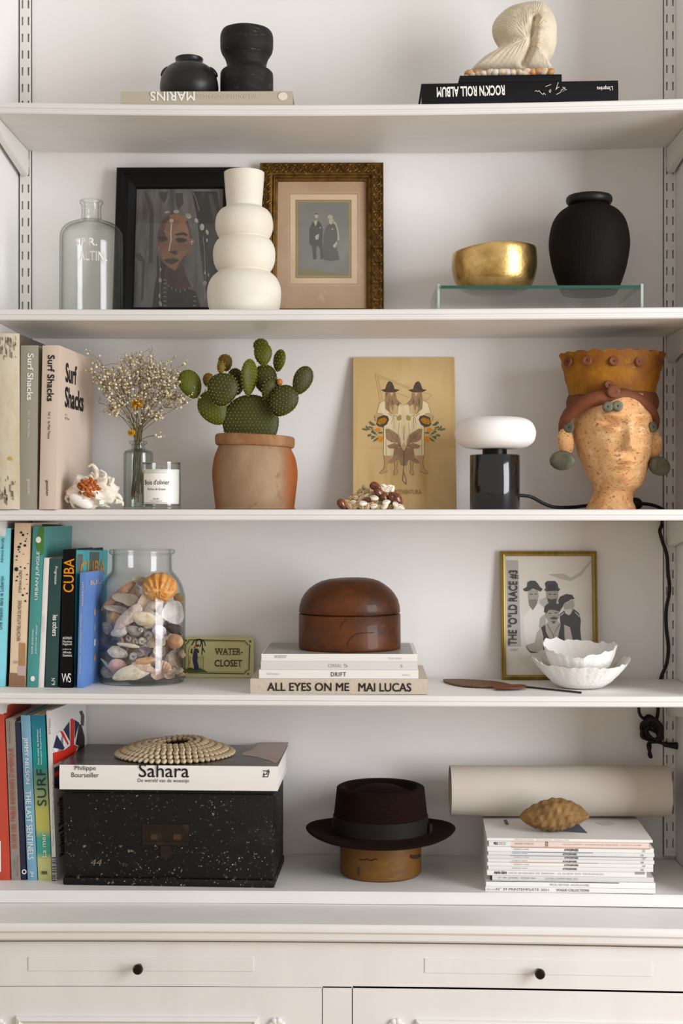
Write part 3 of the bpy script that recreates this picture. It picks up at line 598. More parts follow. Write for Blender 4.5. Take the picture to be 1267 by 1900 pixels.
# ================================================================ third shelf
# upright books
vell = mat('worn_vellum', 'cfc6b2', .75, layers=[('noise', 12, (2, 2, .6), 'b9ab8c', .45, .7), ('noise', 70, (3, 3, .7), '8b7f6c', .66, .74)], bump=('noise', 120, S1, .3))
b, s, c = upright('book', 'worn old book with cracked cream spine at the end of the row', 2, -14, 36, 619, -14, 37, .0, .2, vell, hard=True, bulge=.004)
flats(b, 'worn_spine_band', s, [[(x, y0), (x + w_, y0 + 2), (x + w_, y1), (x, y1 - 2)] for x, y0, y1, w_ in [(rnd.uniform(-8, 30), *(lambda y: (y, y + rnd.uniform(4, 16)))(rnd.choice([rnd.uniform(622, 662), rnd.uniform(880, 925)])), rnd.uniform(.8, 2.6)) for _ in range(60)]], ink('7d7365'), .0046)['kind'] = 'stuff'
flat(b, 'stain', s, circ(20, 851, 4, 3.6), ink('bfa25c'), .0046)
part(b, 'back_cover_leather', ([c.at(36.5, 620, .0004), c.at(37, 941, .0004), c.at(84, 941, .0004), c.at(84, 640, .0004)], [(0, 1, 2, 3)]), mat('brown_leather', '5f554a', .6), smooth=0, normals=False)
GREYB = mat('grey_green_cloth', (154, 149, 136), .6); PINKB = mat('pale_pink_cloth', (209, 192, 178), .6, layers=[('noise', 4, S1, (203, 184, 170), .4, .7)])
b, s, _ = upright('book', 'grey green hardback with white title standing beside the pink one', 2, 38.5, 74, 641, 36.5, 69.5, .004, .2, GREYB, rot=2)
gb = .002
txt(b, 'Surf Shacks', (51, 656, 62.5, 743), s, WHITE, -90, .022, gb, name='spine_lettering', lean=-1); txt(b, 'Vol. 1   by Matt Titone', (51, 762, 56, 811), s, ink('d9d8d2'), -90, .0, gb, name='spine_lettering', lean=-1)
txt(b, 'gestalten', (50, 889, 57, 918), s, ink('d9d8d2'), -90, .0, gb, name='spine_lettering')
b, s, cv = upright('book', 'pale pink hardback with bold black title on spine and cover', 2, 79, 110.5, 641, 72.5, 106.5, .0, .205, PINKB, rot=5)
txt(b, 'Surf Shacks', (88.5, 659, 101.5, 745), s, BLACK, -90, .022, gb, name='spine_lettering', lean=-1.2); txt(b, 'Vol. 2   by Matt Titone', (88.5, 764, 94, 814), s, BLACK, -90, .006, gb, name='spine_lettering', lean=-1.2)
txt(b, 'gestalten', (85, 891, 91, 920), s, BLACK, -90, .006, gb, name='spine_lettering')
txt(b, 'Surf', (121.5, 676, 142, 712), cv, BLACK, 0, .03, .0006, name='cover_lettering'); txt(b, 'Shacks', (120.5, 722, 155, 760), cv, BLACK, 0, .03, .0006, name='cover_lettering')
txt(b, 'Vol. 2', (120, 768, 124, 771), cv, BLACK, 0, 0, .0006, name='cover_lettering'); txt(b, 'Matt Titone', (120, 774, 128, 779), cv, BLACK, 0, 0, .0006, name='cover_lettering')
# spiny murex shell
Y = .036; zb = zt(2, X(175, Y)); P = lambda x, y, yy=Y: W(x, y, yy)
MUX = mat('murex_shell', 'e7dccb', .4, layers=[('noise', 40, S1, 'f0e9de', .4, .6), ('noise', 55, S1, 'c79a72', .64, .76)], bump=('noise', 90, S1, .5))
ORG = mat('murex_orange', 'b4683a', .35, layers=[('noise', 90, S1, '8a4526', .45, .65), ('noise', 60, S1, 'dba878', .62, .72)])
root = thing('murex_shell', 'spiny white and orange-brown seashell beside the pink book', 'shell', (X(175, Y), Y, zb))
c0 = P(176, 912); bod = ell((0, 0, 0), (.040, .03, .027), 36, 22)
def lump(v):
    n = v.normalized(); k = 1 + .12 * math.sin(5 * n.x + 2) * math.sin(6 * n.z + 1) + .11 * math.sin(11 * n.x + 4 * n.z) + .08 * math.sin(17 * n.z - 9 * n.y) + .05 * math.sin(23 * n.x + 19 * n.z)
    return Vector((v.x, v.y, v.z)) * k
q = [c0 + lump(v) for v in bod[0]]; part(root, 'shell_body', ([Vector((v.x, v.y, max(v.z, zb + .0002))) for v in q], bod[1]), MUX, smooth=70)
part(root, 'lip', ([Vector((v.x, v.y, max(v.z, zb + .0002))) for v in xf(ell((0, 0, 0), (.021, .008, .009), 20, 12), TRS(P(150, 930, Y - .022), (0, 28, 0)))[0]], ell((0, 0, 0), (1, 1, 1), 20, 12)[1]), mat('murex_lip', 'f1ece6', .25), smooth=70)
spines = [([(178, 893), (180, 876), (172, 863), (164, 866)], 7), ([(190, 893), (196, 880), (186, 872)], 5), ([(140, 905), (128, 918), (122, 925), (127, 933)], 6), ([(150, 900), (143, 892), (137, 896)], 5), ([(205, 900), (210, 888), (203, 890)], 5), ([(212, 918), (220, 920), (226, 928), (222, 920)], 6), ([(216, 930), (226, 932), (228, 939)], 6), ([(165, 892), (160, 886), (153, 888)], 4), ([(185, 930), (196, 938), (204, 941)], 5), ([(132, 930), (136, 940), (140, 942)], 4)]
for k, (pts, r) in enumerate(spines):
    pp = cat([P(x, min(y, 941.5), Y - .012 - .008 * math.sin(k * 2.1)) for x, y in pts], 5); n = len(pp)
    part(root, 'spine', tube(pp, [max(.0007, r * .0008 * (1 - .75 * i / (n - 1))) for i in range(n)], 8), MUX, smooth=70)
for k in range(26):
    a = k * 2.4; rr = 17 * math.sqrt(k / 26); x, y = 165 + rr * 1.15 * math.cos(a), 905 + rr * math.sin(a)
    part(root, 'orange_frill', xf(ell((0, 0, 0), (.0052, .0035, .0028), 10, 7), TRS(P(x, y, Y - .031 + .006 * (k / 26) ** 2), (rnd.uniform(-50, 50), rnd.uniform(-90, 90), 0))), ORG, smooth=70)
# small bottle with dried flowers
Y = .135; cx = 256.5; zb = zt(2, X(cx, Y)) + .0003; xc = X(cx, Y)
GB = glass('grey_green_glass', 'f3f7f5', 'a9b6b0', .04)
solo('bud_bottle', turned(cx, Y, [(0, 945.5), (24, 945.5), (27, 942), (27.3, 930), (27.3, 850), (26.5, 841), (23, 836.5), (14, 833.5), (12.5, 830), (12.5, 826), (16, 824), (17, 820.5), (15.5, 818), (12, 818), (10.5, 822), (10.5, 834), (21, 839), (24.5, 846), (25, 930), (22, 940), (0, 940)], zb, 56, 4), GB,
     'small clear glass bottle holding the dried flowers', 'bottle', smooth=60)
STEM = mat('dry_stem', '6d6144', .8); BLOS = [mat('dry_blossom_%d' % k, h, .8) for k, h in enumerate(('e9dfc8', 'd6c9a9', 'b9a67c', 'cdb5a2'))]
root = thing('dried_gypsophila', 'bunch of dried cream baby\'s breath standing in the small bottle', 'dried flowers', (xc, Y, zb + .02))
mouth = Vector((xc, Y, EYE + (HZ - 819) * sc(Y))); foot = Vector((xc, Y, zb + .012))
heads = []; stems = []
def addstem(px, py, dy, r=.0008):
    e = W(px, py, Y + dy); m0 = mouth + Vector((rnd.uniform(-.006, .006), rnd.uniform(-.006, .006), 0)); m1 = m0.lerp(e, .45) + Vector((0, 0, .01))
    pts = cat([foot + Vector((rnd.uniform(-.012, .012), rnd.uniform(-.012, .012), rnd.uniform(0, .03))), m0, m1, e], 5)
    stems.append(tube(pts, [r - r * .5 * i / (len(pts) - 1) for i in range(len(pts))], 4)); return m1, e
tips = [(172, 690), (185, 668), (190, 730), (200, 750), (215, 735), (197, 700), (225, 715), (240, 668), (262, 662), (278, 672), (250, 690), (290, 680), (305, 684), (318, 700), (310, 725), (325, 715), (295, 735), (282, 700), (268, 720), (235, 725), (335, 735), (350, 745), (300, 755), (270, 745), (290, 770), (205, 760), (230, 690), (320, 690), (212, 700), (260, 680)]
twig = []
for px, py in tips:
    dy = rnd.uniform(-.05, -.02) if px < 200 else rnd.uniform(-.045, .035); m1, e = addstem(px, py, dy)
    for k in range(11):
        t = rnd.uniform(.45, 1); a0 = m1.lerp(e, t); q = a0 + Vector((rnd.gauss(0, .012), rnd.gauss(0, .010), abs(rnd.gauss(.006, .009)) * (1 if py < 755 else .3)))
        twig.append(tube([a0, a0.lerp(q, .5) + Vector((0, 0, .002)), q], .00042, 3)); heads.append(q)
        for j in range(3):
            q2 = q + Vector((rnd.gauss(0, .006), rnd.gauss(0, .006), rnd.gauss(.002, .005))); twig.append(tube([q, q2], .00032, 3)); heads.append(q2)
e = W(297, 808, Y - .01); twig.append(tube(cat([mouth, W(275, 810, Y), e], 4), .0006, 4)); heads += [e + Vector((rnd.gauss(0, .004), 0, rnd.gauss(.002, .003))) for _ in range(6)]
part(root, 'stems', merge(*stems), STEM, kind='stuff'); part(root, 'twigs', merge(*twig), STEM, kind='stuff')
for k in range(4):
    sub = heads[k::4]; q = []
    for h in sub:
        r = rnd.uniform(.0011, .0023) * (1.25 if k < 2 else .8)
        q.append(xf(ell((0, 0, 0), (r, r, r * .8), 6, 4), TRS(h, (rnd.uniform(0, 90), rnd.uniform(0, 90), 0))))
    part(root, 'blossoms', merge(*q), BLOS[k], kind='stuff', smooth=60)
YEL = mat('dry_yellow_petal', 'c4922f', .7, layers=[('noise', 150, S1, '94661c', .45, .7)])
for (px, py, r, lab) in ((254, 748, 12, 'dried yellow flower head rising in the middle of the baby\'s breath'), (244, 803, 7, 'tiny dried yellow flower just above the bottle mouth')):
    c0 = W(px, py, Y - .03); rm = r * sc(Y); root = thing('dried_yellow_flower', lab, 'dried flowers', (c0.x, c0.y, zb + .02))
    part(root, 'stem', tube(cat([foot, mouth + Vector((-.003, -.004, 0)), c0], 6), .0011, 6), STEM)
    part(root, 'flower_centre', ell(c0 + Vector((0, -.002, 0)), (rm * .3, rm * .3, rm * .3), 10, 7), mat('dry_flower_eye', '7d5a1c', .8))
    for k in range(10):
        a = R(36 * k + rnd.uniform(-10, 10)); T = TRS(c0 + Vector((math.cos(a) * rm * .62, rnd.uniform(-.003, .003), math.sin(a) * rm * .5)), (rnd.uniform(-30, 30), -math.degrees(a), 0))
        part(root, 'petal', xf(ell((0, 0, 0), (rm * .48, rm * .12, rm * .26), 8, 6), T), YEL, smooth=60)
# candle
Y = .052; cx = 299.5; zb = zt(2, X(cx, Y)) + .0003; xc = X(cx, Y)
root = thing('scented_candle', 'white scented candle in a clear glass with printed label', 'candle', (xc, Y, zb))
part(root, 'glass_cup', turned(cx, Y, [(0, 945), (32, 945), (35, 941), (35.5, 930), (35.5, 864), (35, 860.5), (33.8, 860.5), (33.5, 864), (33.5, 932), (30, 935.5), (0, 935.5)], zb, 56, 3), GL, smooth=60)
part(root, 'wax', turned(cx, Y, [(0, 935), (29, 935), (32.6, 930), (32.8, 876), (31, 874), (0, 874.5)], zb + 10 * sc(Y), 48, 3), mat('white_wax', 'eeece6', .5, sss=.3))
part(root, 'wick', tube([Vector((xc, Y, EYE + (HZ - 875) * sc(Y))), Vector((xc + .001, Y, EYE + (HZ - 868) * sc(Y)))], .0007, 6), BLACK)
rb = 35.5 * sc(Y) + .0003; L_ = []; n = 14
for i in range(n + 1):
    a = math.asin(max(-1, min(1, ((270 + 55 * i / n) - cx) * sc(Y - rb) / rb)))
    for py in (932, 878): L_.append(Vector((xc + rb * math.sin(a), Y - rb * math.cos(a), EYE + (HZ - py) * sc(Y - rb))))
lb = part(root, 'paper_label', (L_, [(2 * i, 2 * i + 2, 2 * i + 3, 2 * i + 1) for i in range(n)]), mat('label_paper', 'f2efea', .6), normals=False)
for st, bx, bo in (("Bois d'olivier", (272, 890, 319, 899), .006), ('Parfum de Grasse', (278, 905, 312, 909.5), 0), ('SILLED', (289, 924, 300, 927), 0), ('home fragrance', (283, 928, 306, 931), 0)):
    wraptxt(root, st, bx, cx, Y, rb + .0003, BLACK, bo, name='label_lettering')
wraptxt(root, '-', (279, 901.2, 311, 902), cx, Y, rb + .0003, BLACK, 0, name='label_rule')
# terracotta pot and prickly pear
Y = .122; cx = 473; zb = zt(2, X(cx, Y)) + .0003; xc = X(cx, Y)
TERR = mat('stained_terracotta', (148, 122, 98), .85, layers=[('noise', 16, (1, 1, .5), (163, 139, 115), .4, .62), ('noise', 50, S1, (118, 95, 71), .6, .75), ('gradx', 1, S1, (143, 81, 44), .042, .066), ('gradx', -1, S1, (137, 89, 57), .044, .066)], bump=('noise', 140, S1, .3))
root = thing('terracotta_pot', 'weathered round terracotta pot holding the prickly pear cactus', 'plant pot', (xc, Y, zb))
tilt = lambda r, z, a: (r, z - .0028 * math.cos(a) * max(0, min(1, (z - zb - .06) / .05)))
part(root, 'body', mv(lathe(prof(Y, [(0, 951), (70, 951), (73, 946), (76, 920), (79, 890), (78.5, 870), (75, 850), (69, 835), (67, 828), (66, 822), (62, 820), (60, 830), (0, 832)], zb), 64, tilt), (xc, Y, 0)), TERR)
part(root, 'rim', mv(lathe(prof(Y, [(64, 829), (71, 828.5), (73.5, 824), (74, 815), (72.5, 809.5), (69, 808), (65, 808.5), (63, 814), (64, 829)], EYE + (HZ - 829) * sc(Y)), 64, tilt), (xc, Y, 0)), mat('terracotta_rim', (141, 101, 72), .85, layers=[('noise', 22, S1, (166, 133, 102), .45, .65), ('noise', 40, S1, (114, 77, 52), .62, .75)], bump=('noise', 140, S1, .3)))
part(root, 'soil', mv(lathe([(0, EYE + (HZ - 815) * sc(Y)), (62 * sc(Y), EYE + (HZ - 816) * sc(Y)), (62 * sc(Y), EYE + (HZ - 826) * sc(Y)), (0, EYE + (HZ - 826) * sc(Y))], 40), (xc, Y, 0)), mat('dry_soil', '3f3328', .95, bump=('noise', 200, S1, .8)))
PAD = [mat('cactus_green_%d' % k, a, .55, layers=[('noise', 20, S1, b_, .4, .68)], bump=('noise', 150, S1, .2)) for k, (a, b_) in enumerate((((62, 63, 18), (51, 53, 14)), ((86, 92, 22), (70, 76, 18)), ((104, 86, 26), (118, 82, 32)), ((50, 51, 16), (61, 61, 20))))]
ARE = mat('cactus_areole', (187, 178, 122), .7)
root = thing('prickly_pear_cactus', 'prickly pear cactus with many round green pads', 'cactus', (xc, Y, zb + .12))
pads = [(465, 790, 52, 58, 0, 0, 0), (396, 757, 27, 34, 28, .0, 1), (413, 723, 28.5, 31, -8, -.03, 0), (353, 713, 19.5, 28, 22, -.008, 1), (418, 673, 13, 16, 10, .03, 2), (410, 682, 7.5, 11.5, 0, -.028, 2), (386, 705, 10, 13, -8, .012, 2), (438, 708, 14, 25, 5, .034, 3), (462, 700, 12, 34, -4, -.008, 1), (492, 704, 22, 28, 8, .012, 0), (484, 643, 14, 15, 0, .02, 1), (488, 657, 16.5, 21.5, 3, .004, 1), (518, 669, 11, 21, -10, .024, 1), (503, 725, 16, 25, -20, -.012, 0), (526, 744, 25, 31, -30, -.026, 3), (561, 706, 17, 28, -24, -.022, 3), (447, 762, 10, 18, 20, .02, 2)]
for k, (px, py, rx, ry, rot, dy, ci) in enumerate(pads):
    C0 = W(px, py, Y + dy); s_ = sc(Y + dy); rx_, ry_ = rx * s_, ry * s_; th = .011 if rx > 18 else .009 if rx > 11 else .006
    turn = R({3: 25, 8: 55, 12: -35, 13: 35, 15: 20, 7: 40}.get(k, 0)); rx_ /= max(.45, math.cos(turn))
    rr = -R(rot); Mx = Matrix.Translation(C0) @ Matrix.Rotation(rr, 4, 'Y') @ Matrix.Rotation(turn, 4, 'Z')
    def shape(v, rx_=rx_, ry_=ry_): # egg outline, narrower at the foot
        t = v.z / ry_; return Vector((v.x * (1 + .16 * t - .06 * t * t), v.y, v.z))
    e_ = ell((0, 0, 0), (rx_, th, ry_), 28, 18); p_ = part(root, 'pad', xf(([shape(v) for v in e_[0]], e_[1]), Mx), PAD[ci], smooth=80)
    q = []; step = .0062
    nx = int(rx_ / step) + 1; nz = int(ry_ / step) + 1
    for iz in range(-nz, nz + 1):
        for ix in range(-nx, nx + 1):
            x_, z_ = (ix + .5 * (iz % 2)) * step + rnd.uniform(-.0006, .0006), iz * step * .9 + rnd.uniform(-.0006, .0006); d_ = (x_ / rx_) ** 2 + (z_ / ry_) ** 2
            if d_ < .97:
                for sg in (-1, 1):
                    v = shape(Vector((x_, sg * (th * math.sqrt(1 - d_) + .0003), z_))); r = .00085
                    o_ = [v + Vector(w_) for w_ in ((r, 0, 0), (-r, 0, 0), (0, 0, r), (0, 0, -r), (0, sg * .0016, 0))]
                    q.append((o_, [(0, 2, 4), (2, 1, 4), (1, 3, 4), (3, 0, 4)]))
    for i in range(int(2 * math.pi * ry_ / .006)):
        a = 2 * math.pi * i / int(2 * math.pi * ry_ / .006); v = shape(Vector((rx_ * math.cos(a), 0, ry_ * math.sin(a)))); n_ = Vector((math.cos(a), 0, math.sin(a))); r = .0007; t_ = Vector((-n_.z, 0, n_.x))
        q.append(([v + t_ * r, v - t_ * r, v + Vector((0, r, 0)), v - Vector((0, r, 0)), v + n_ * .0022], [(0, 2, 4), (2, 1, 4), (1, 3, 4), (3, 0, 4)]))
    part(p_, 'areoles', xf(merge(*q), Mx), ARE, smooth=0, kind='stuff', normals=False)
part(root, 'bud', ell(W(519, 709, Y - .02), (.005, .005, .006), 12, 8), mat('cactus_bud', 'b5763f', .6))
# printed wooden board
pl = LN(.178, zt(2, X(749, .18)), 12); u0, _ = pl.uv(655, 800); u1, _ = pl.uv(845, 800); _, v1 = pl.uv(749, 663)
PLY = mat('bamboo_board', (201, 174, 130), .6, layers=[('noise', 9, (3, 1, .05), (186, 151, 97), .46, .68), ('noise', 5, (1, 1, .8), (209, 186, 145), .5, .7), ('noise', 120, (.1, 1, 1), (191, 160, 111), .6, .75)])
root = thing('wooden_print', 'pale wooden board printed with two hatted twin figures', 'print', pl.pt((u0 + u1) / 2, 0) + Vector((0, .005, 0)))
part(root, 'board', pbox(pl, u0, u1, 0, v1, -.009, 0), PLY, smooth=0)
part(root, 'board_edge', pbox(pl, u0 - .0004, u0 - .0001, 0, v1, -.009, 0), mat('board_edge', '6d5741', .7), smooth=0)
c = cp(650, 680, 6.335); iu0, iu1, iv0, iv1 = u0, u1, .0, v1; lay[0] = 0; pic = pl; sheet = root
mir = lambda pts, ax=628: [(2 * ax - x, y) for x, y in pts]
LINE = ink('6e5b45'); DKH = mat('hat_print', '574a3c', .6, layers=[('noise', 200, S1, '463a2f', .4, .6)]); HAIR = mat('hair_print', '9b8262', .6, layers=[('noise', 300, (1, 1, .15), '6f5a42', .5, .65)])
def both(*polys): return [c(p) for p in polys] + [c(mir(p)) for p in polys]
def each(name, polys, m):
    art(name, polys, m)
each('banner_outline', [c(stroke(q, 4)) for q in ([(290, 85), (345, 390)], [(290, 85), (690, 245)], [(300, 110), (690, 262)], [(320, 130), (375, 385)], [(830, 300), (955, 330)], [(955, 330), (900, 400)], [(540, 310), (690, 365)], [(345, 390), (400, 385)], [(900, 400), (860, 380)])], ink('a78d66'))
each('hair', both([(415, 300), (530, 300), (545, 380), (590, 440), (560, 470), (520, 440), (510, 540), (480, 555), (440, 520), (410, 500), (405, 400)]), HAIR)
each('face', both([(465, 305), (500, 305), (495, 340), (480, 345)], [(460, 460), (515, 450), (510, 545), (470, 540)]), ink('c9a983'))
each('hat', both([(355, 275), (410, 265), (425, 215), (445, 180), (465, 175), (490, 190), (510, 230), (518, 265), (580, 275), (540, 298), (470, 306), (400, 298)]), DKH)
each('robe', both([(405, 400), (410, 500), (440, 525), (470, 560), (540, 560), (560, 470), (590, 440), (628, 470), (628, 880), (560, 1050), (390, 1045), (395, 700), (380, 560), (310, 550), (345, 430)]), mat('robe_print', 'e3d2b0', .6, layers=[('noise', 30, (3, 1, .3), 'd6c098', .5, .7)]))
each('hair_lock', both([(420, 395), (530, 395), (570, 440), (540, 450), (510, 430), (505, 500), (490, 530), (475, 460), (440, 520), (418, 490)]), HAIR)
ln = [[(345, 430), (310, 545)], [(405, 400), (345, 430)], [(310, 545), (380, 558)], [(390, 700), (388, 1045)], [(418, 720), (420, 1040)], [(388, 1045), (420, 1060)], [(510, 560), (515, 730)], [(575, 660), (560, 780), (590, 860)], [(440, 545), (500, 600), (480, 680)], [(540, 400), (600, 440), (590, 470)], [(450, 560), (560, 590)], [(560, 470), (555, 560)], [(620, 700), (625, 870)], [(280, 580), (290, 640)]]
each('drawn_line', both(*[stroke(q, 4) for q in ln]), LINE)
each('forearm', both([(290, 565), (330, 560), (345, 600), (320, 650), (300, 650), (285, 610)]), ink('b99f78'))
each('basket', both([(305, 680), (320, 600), (390, 570), (440, 585), (455, 625), (430, 680), (380, 715), (330, 705)]), DKH)
each('basket_fruit', both([(312, 665), (335, 620), (400, 600), (432, 625), (405, 665), (340, 685)]), mat('fruit_print', 'c98f3a', .6, layers=[('vor', 500, S1, '9c6a25', .25, .5)]))
each('belt_tie', both([(545, 600), (575, 570), (600, 575), (600, 625), (570, 640), (548, 630)]), ink('a3915f'))
GRN = mat('leaf_print', '6a6a4c', .6, layers=[('noise', 200, S1, '565a40', .4, .6)])
lv = [[(300, 690), (230, 640), (215, 665), (260, 700)], [(270, 720), (220, 700), (215, 720), (262, 735)], [(235, 745), (185, 690), (180, 720), (215, 750)], [(200, 760), (135, 740), (150, 725), (195, 735)], [(320, 800), (260, 745), (240, 770), (290, 800)], [(300, 830), (250, 810), (245, 860), (270, 845)], [(330, 830), (280, 860), (265, 890), (310, 870)], [(380, 770), (330, 770), (330, 790), (375, 788)], [(255, 790), (205, 800), (205, 830), (240, 810)]]
each('printed_leaf', both(*lv), GRN)
each('sprig', both(stroke([(330, 760), (260, 740), (150, 745)], 4), stroke([(330, 810), (260, 820), (210, 820)], 4)), GRN)
each('orange', both(circ(327, 748, 28, 26), circ(355, 853, 32, 34)), mat('orange_print', 'd18a3a', .6))
each('big_leaf', both([(410, 740), (450, 730), (500, 760), (560, 800), (590, 880), (600, 960), (550, 900), (480, 890), (430, 860), (415, 800)], [(430, 930), (520, 900), (570, 920), (600, 940), (520, 965), (455, 965)], [(515, 960), (600, 950), (628, 1000), (628, 1165), (600, 1165), (570, 1090), (480, 1140), (430, 1130), (500, 1070)]), mat('brown_leaf_print', 'a08468', .6, layers=[('noise', 60, S1, '8b7058', .45, .65)]))
each('leaf_vein', both(stroke([(430, 745), (520, 840), (595, 950)], 4), stroke([(480, 890), (500, 790)], 3), stroke([(545, 880), (548, 800)], 3), stroke([(440, 940), (590, 935)], 3)), LINE)
each('leg', both([(395, 1050), (470, 1060), (440, 1150), (420, 1200), (440, 1230), (365, 1262), (342, 1255), (395, 1200), (405, 1130)], [(515, 1110), (555, 1110), (545, 1200), (558, 1250), (530, 1278), (508, 1275), (525, 1200)]), ink('b8966e'))
each('leg_outline', both(*[stroke([a_, b_], 4) for q_ in ([(395, 1050), (405, 1130), (395, 1200), (342, 1255), (365, 1262), (440, 1230)], [(515, 1110), (525, 1200), (508, 1275), (530, 1278), (558, 1250), (545, 1200), (555, 1110)]) for a_, b_ in zip(q_, q_[1:])]), LINE)
each('stalk', [c(stroke([(628, 1150), (622, 1260), (612, 1340), (655, 1385)], 8)), c(stroke([(630, 1250), (655, 1330), (655, 1385)], 6)), c(stroke([(628, 990), (630, 1160)], 14))], LINE)
txt(root, 'ARTEVENTURA', (727, 909, 781.5, 917), pl, ink('8a7450'), 0, .0, .0012, name='printed_lettering')
# shell-covered ornament
Y = .075; zb = zt(2, X(690, Y))
COW = mat('ivory_cowrie', (196, 174, 140), .35, layers=[('noise', 120, S1, (170, 146, 112), .45, .7)]); COWW = mat('white_cowrie', 'efe7d4', .3); SLIT = mat('cowrie_slit', (138, 111, 82), .7)
BRS = mat('brown_glossy_shell', '8a4a27', .2, layers=[('noise', 60, S1, '4e2614', .45, .65), ('noise', 40, S1, 'c79a74', .62, .74)], coat=.5)
def cowrie(L_, seg=10, rings=7): # length along x, slit up (z)
    e_ = ell((0, 0, 0), (L_ / 2, L_ * .34, L_ * .25), seg, rings); e_ = ([Vector((v.x, v.y * (1 - .25 * v.x / (L_ / 2)), v.z)) for v in e_[0]], e_[1])
    sl = ell((0, 0, L_ * .215), (L_ * .36, L_ * .035, L_ * .05), 6, 4); return merge(withmat(e_, 0), withmat(sl, 1))
root = thing('shell_ornament', 'mound-shaped ornament covered in cowries and brown shells in front of the wooden board', 'ornament', (X(690, Y), Y, zb))
part(root, 'core', ([Vector((v.x, v.y, max(v.z, zb))) for v in ell((X(680, Y), Y, zb), (.043, .026, .026), 20, 12)[0]], ell((0, 0, 0), (1, 1, 1), 20, 12)[1]), mat('ornament_core', '6a4a33', .8))
cm = mesh('shell', cowrie(.0150), [COW, SLIT], Vector()); cm2 = mesh('shell', cowrie(.0145), [COWW, SLIT], Vector()); bmz = mesh('shell', cowrie(.021, 14, 10), [BRS, SLIT], Vector())
Lr = base_of(root); cen = Vector((X(680, Y), Y, zb))
def stick(me, px, py, yy, rot, nm='shell'):
    o = bpy.data.objects.new(nm, me); COL.objects.link(o); o.parent = root; o.matrix_local = TRS(W(px, py, yy) - Lr, rot); return o
n = 0
for row in range(6):
    cnt = (10, 9, 8, 6, 4, 2)[row]
    for k in range(cnt):
        t = (k + .5) / cnt; px = 633 + row * 7 + t * (108 - row * 14); py = 939.5 - row * 6.5; yy = Y - .030 + row * .0058 + .012 * abs(2 * t - 1) ** 2
        n += 1; stick(cm2 if n % 6 == 0 else cm, px + rnd.uniform(-2, 2), py + rnd.uniform(-1.5, 1.5), yy, (80 + rnd.uniform(-15, 15), rnd.uniform(-75, 75), rnd.uniform(-15, 15) - 20 * (1 - 2 * t)))
for px, py, r, sx in ((696, 902, (60, 20, -30), 1), (703, 914, (70, 40, 20), 1), (713, 924, (60, 70, 0), 1), (728, 925, (60, 80, 10), 1.1), (738, 928, (80, 60, 30), 1.2), (634, 936, (90, 60, 20), 1), (671, 941, (60, 0, 0), .9), (684, 928, (70, 10, 0), .7)):
    o = stick(bmz, px, py, Y - .026, r); o.scale = (sx, sx, sx)
for k in range(6): stick(cm2, 719 + 8 * math.cos(k * 1.05 + .3), 910 - 6 * abs(math.sin(k * .7 + .4)), Y - .022, (80, -60 * math.cos(k * 1.05), 0), 'flower_shell')
for px, py in ((717, 932), (714, 939), (738, 941), (744, 941), (735, 937), (695, 924), (674, 934)): stick(cm2, px, py, Y - .034, (55, rnd.uniform(-40, 40), rnd.uniform(-20, 20)))
# table lamp
Y = .105; cx = 918; zb = zt(2, X(cx, Y)) + .0003; xc = X(cx, Y)
root = thing('table_lamp', 'table lamp with white glass disc shade on black marble cylinder', 'lamp', (xc, Y, zb))
part(root, 'shade', turned(918.5, Y, [(0, 833), (24, 833.3), (45, 833), (60, 829), (71, 820), (75, 807), (74, 797), (68, 785), (56, 777.5), (40, 775), (0, 774.5)], EYE + (HZ - 833) * sc(Y), 72), mat('opal_glass', 'f1eeec', .5, sss=.4))
part(root, 'collar', turned(917.5, Y, [(0, 847), (22.5, 847), (22.5, 834), (0, 834)], EYE + (HZ - 847) * sc(Y), 48, sm=False), mat('black_metal', '141313', .35, .6))
part(root, 'base', turned(cx, Y, [(0, 950), (45.5, 950), (46.3, 949), (46.3, 846), (45.3, 844.5), (0, 844.5)], zb, 72, sm=False), mat('black_marble', '121213', .12, layers=[('noise', 30, (1, 1, .6), '25262a', .6, .72)], coat=.6))
CORD = mat('black_cord', '101010', .6)
z3 = zt(2, .5) + .0042; yb = WALL - .005
cpts = [W(963, 919, Y + .02), W(985, 922, Y + .03), W(1010, 935, Y + .04)]; cpts = [Vector(p) for p in cpts] + [Vector((X(1030, .15), .15, z3)), Vector((X(1060, .17), .17, z3)), Vector((X(1100, .2), .2, z3 + .004)), Vector((X(1150, .215), .215, z3 + .008)), W(1185, 934, .215), W(1210, 937, .22), W(1228, 944, .226), Vector((X(1230, yb), yb, z3 - .006)), Vector((X(1228, yb), yb, z3 - .03))]
for px, py in ((1224, 985), (1229, 1005), (1237, 1030), (1239, 1060), (1242, 1095), (1236, 1130), (1236, 1165), (1240, 1200), (1237, 1230), (1227, 1255)): cpts.append(W(px, py, WALL - .0165))
cpts.append(W(1226, 1268, WALL - .0125)); zs = zt(3, .5)
for px, py in ((1222, 1295), (1220, 1325), (1215, 1345)): cpts.append(W(px, py, WALL - (.005 if py < 1300 else .012)))
part(root, 'cord', tube(cat(cpts, 7), .0031, 8), CORD, smooth=60)
part(root, 'cord_switch', xf(ell((0, 0, 0), (.012, .007, .010), 16, 10), TRS(W(1180, 934, .2), (0, 20, 0))), CORD)
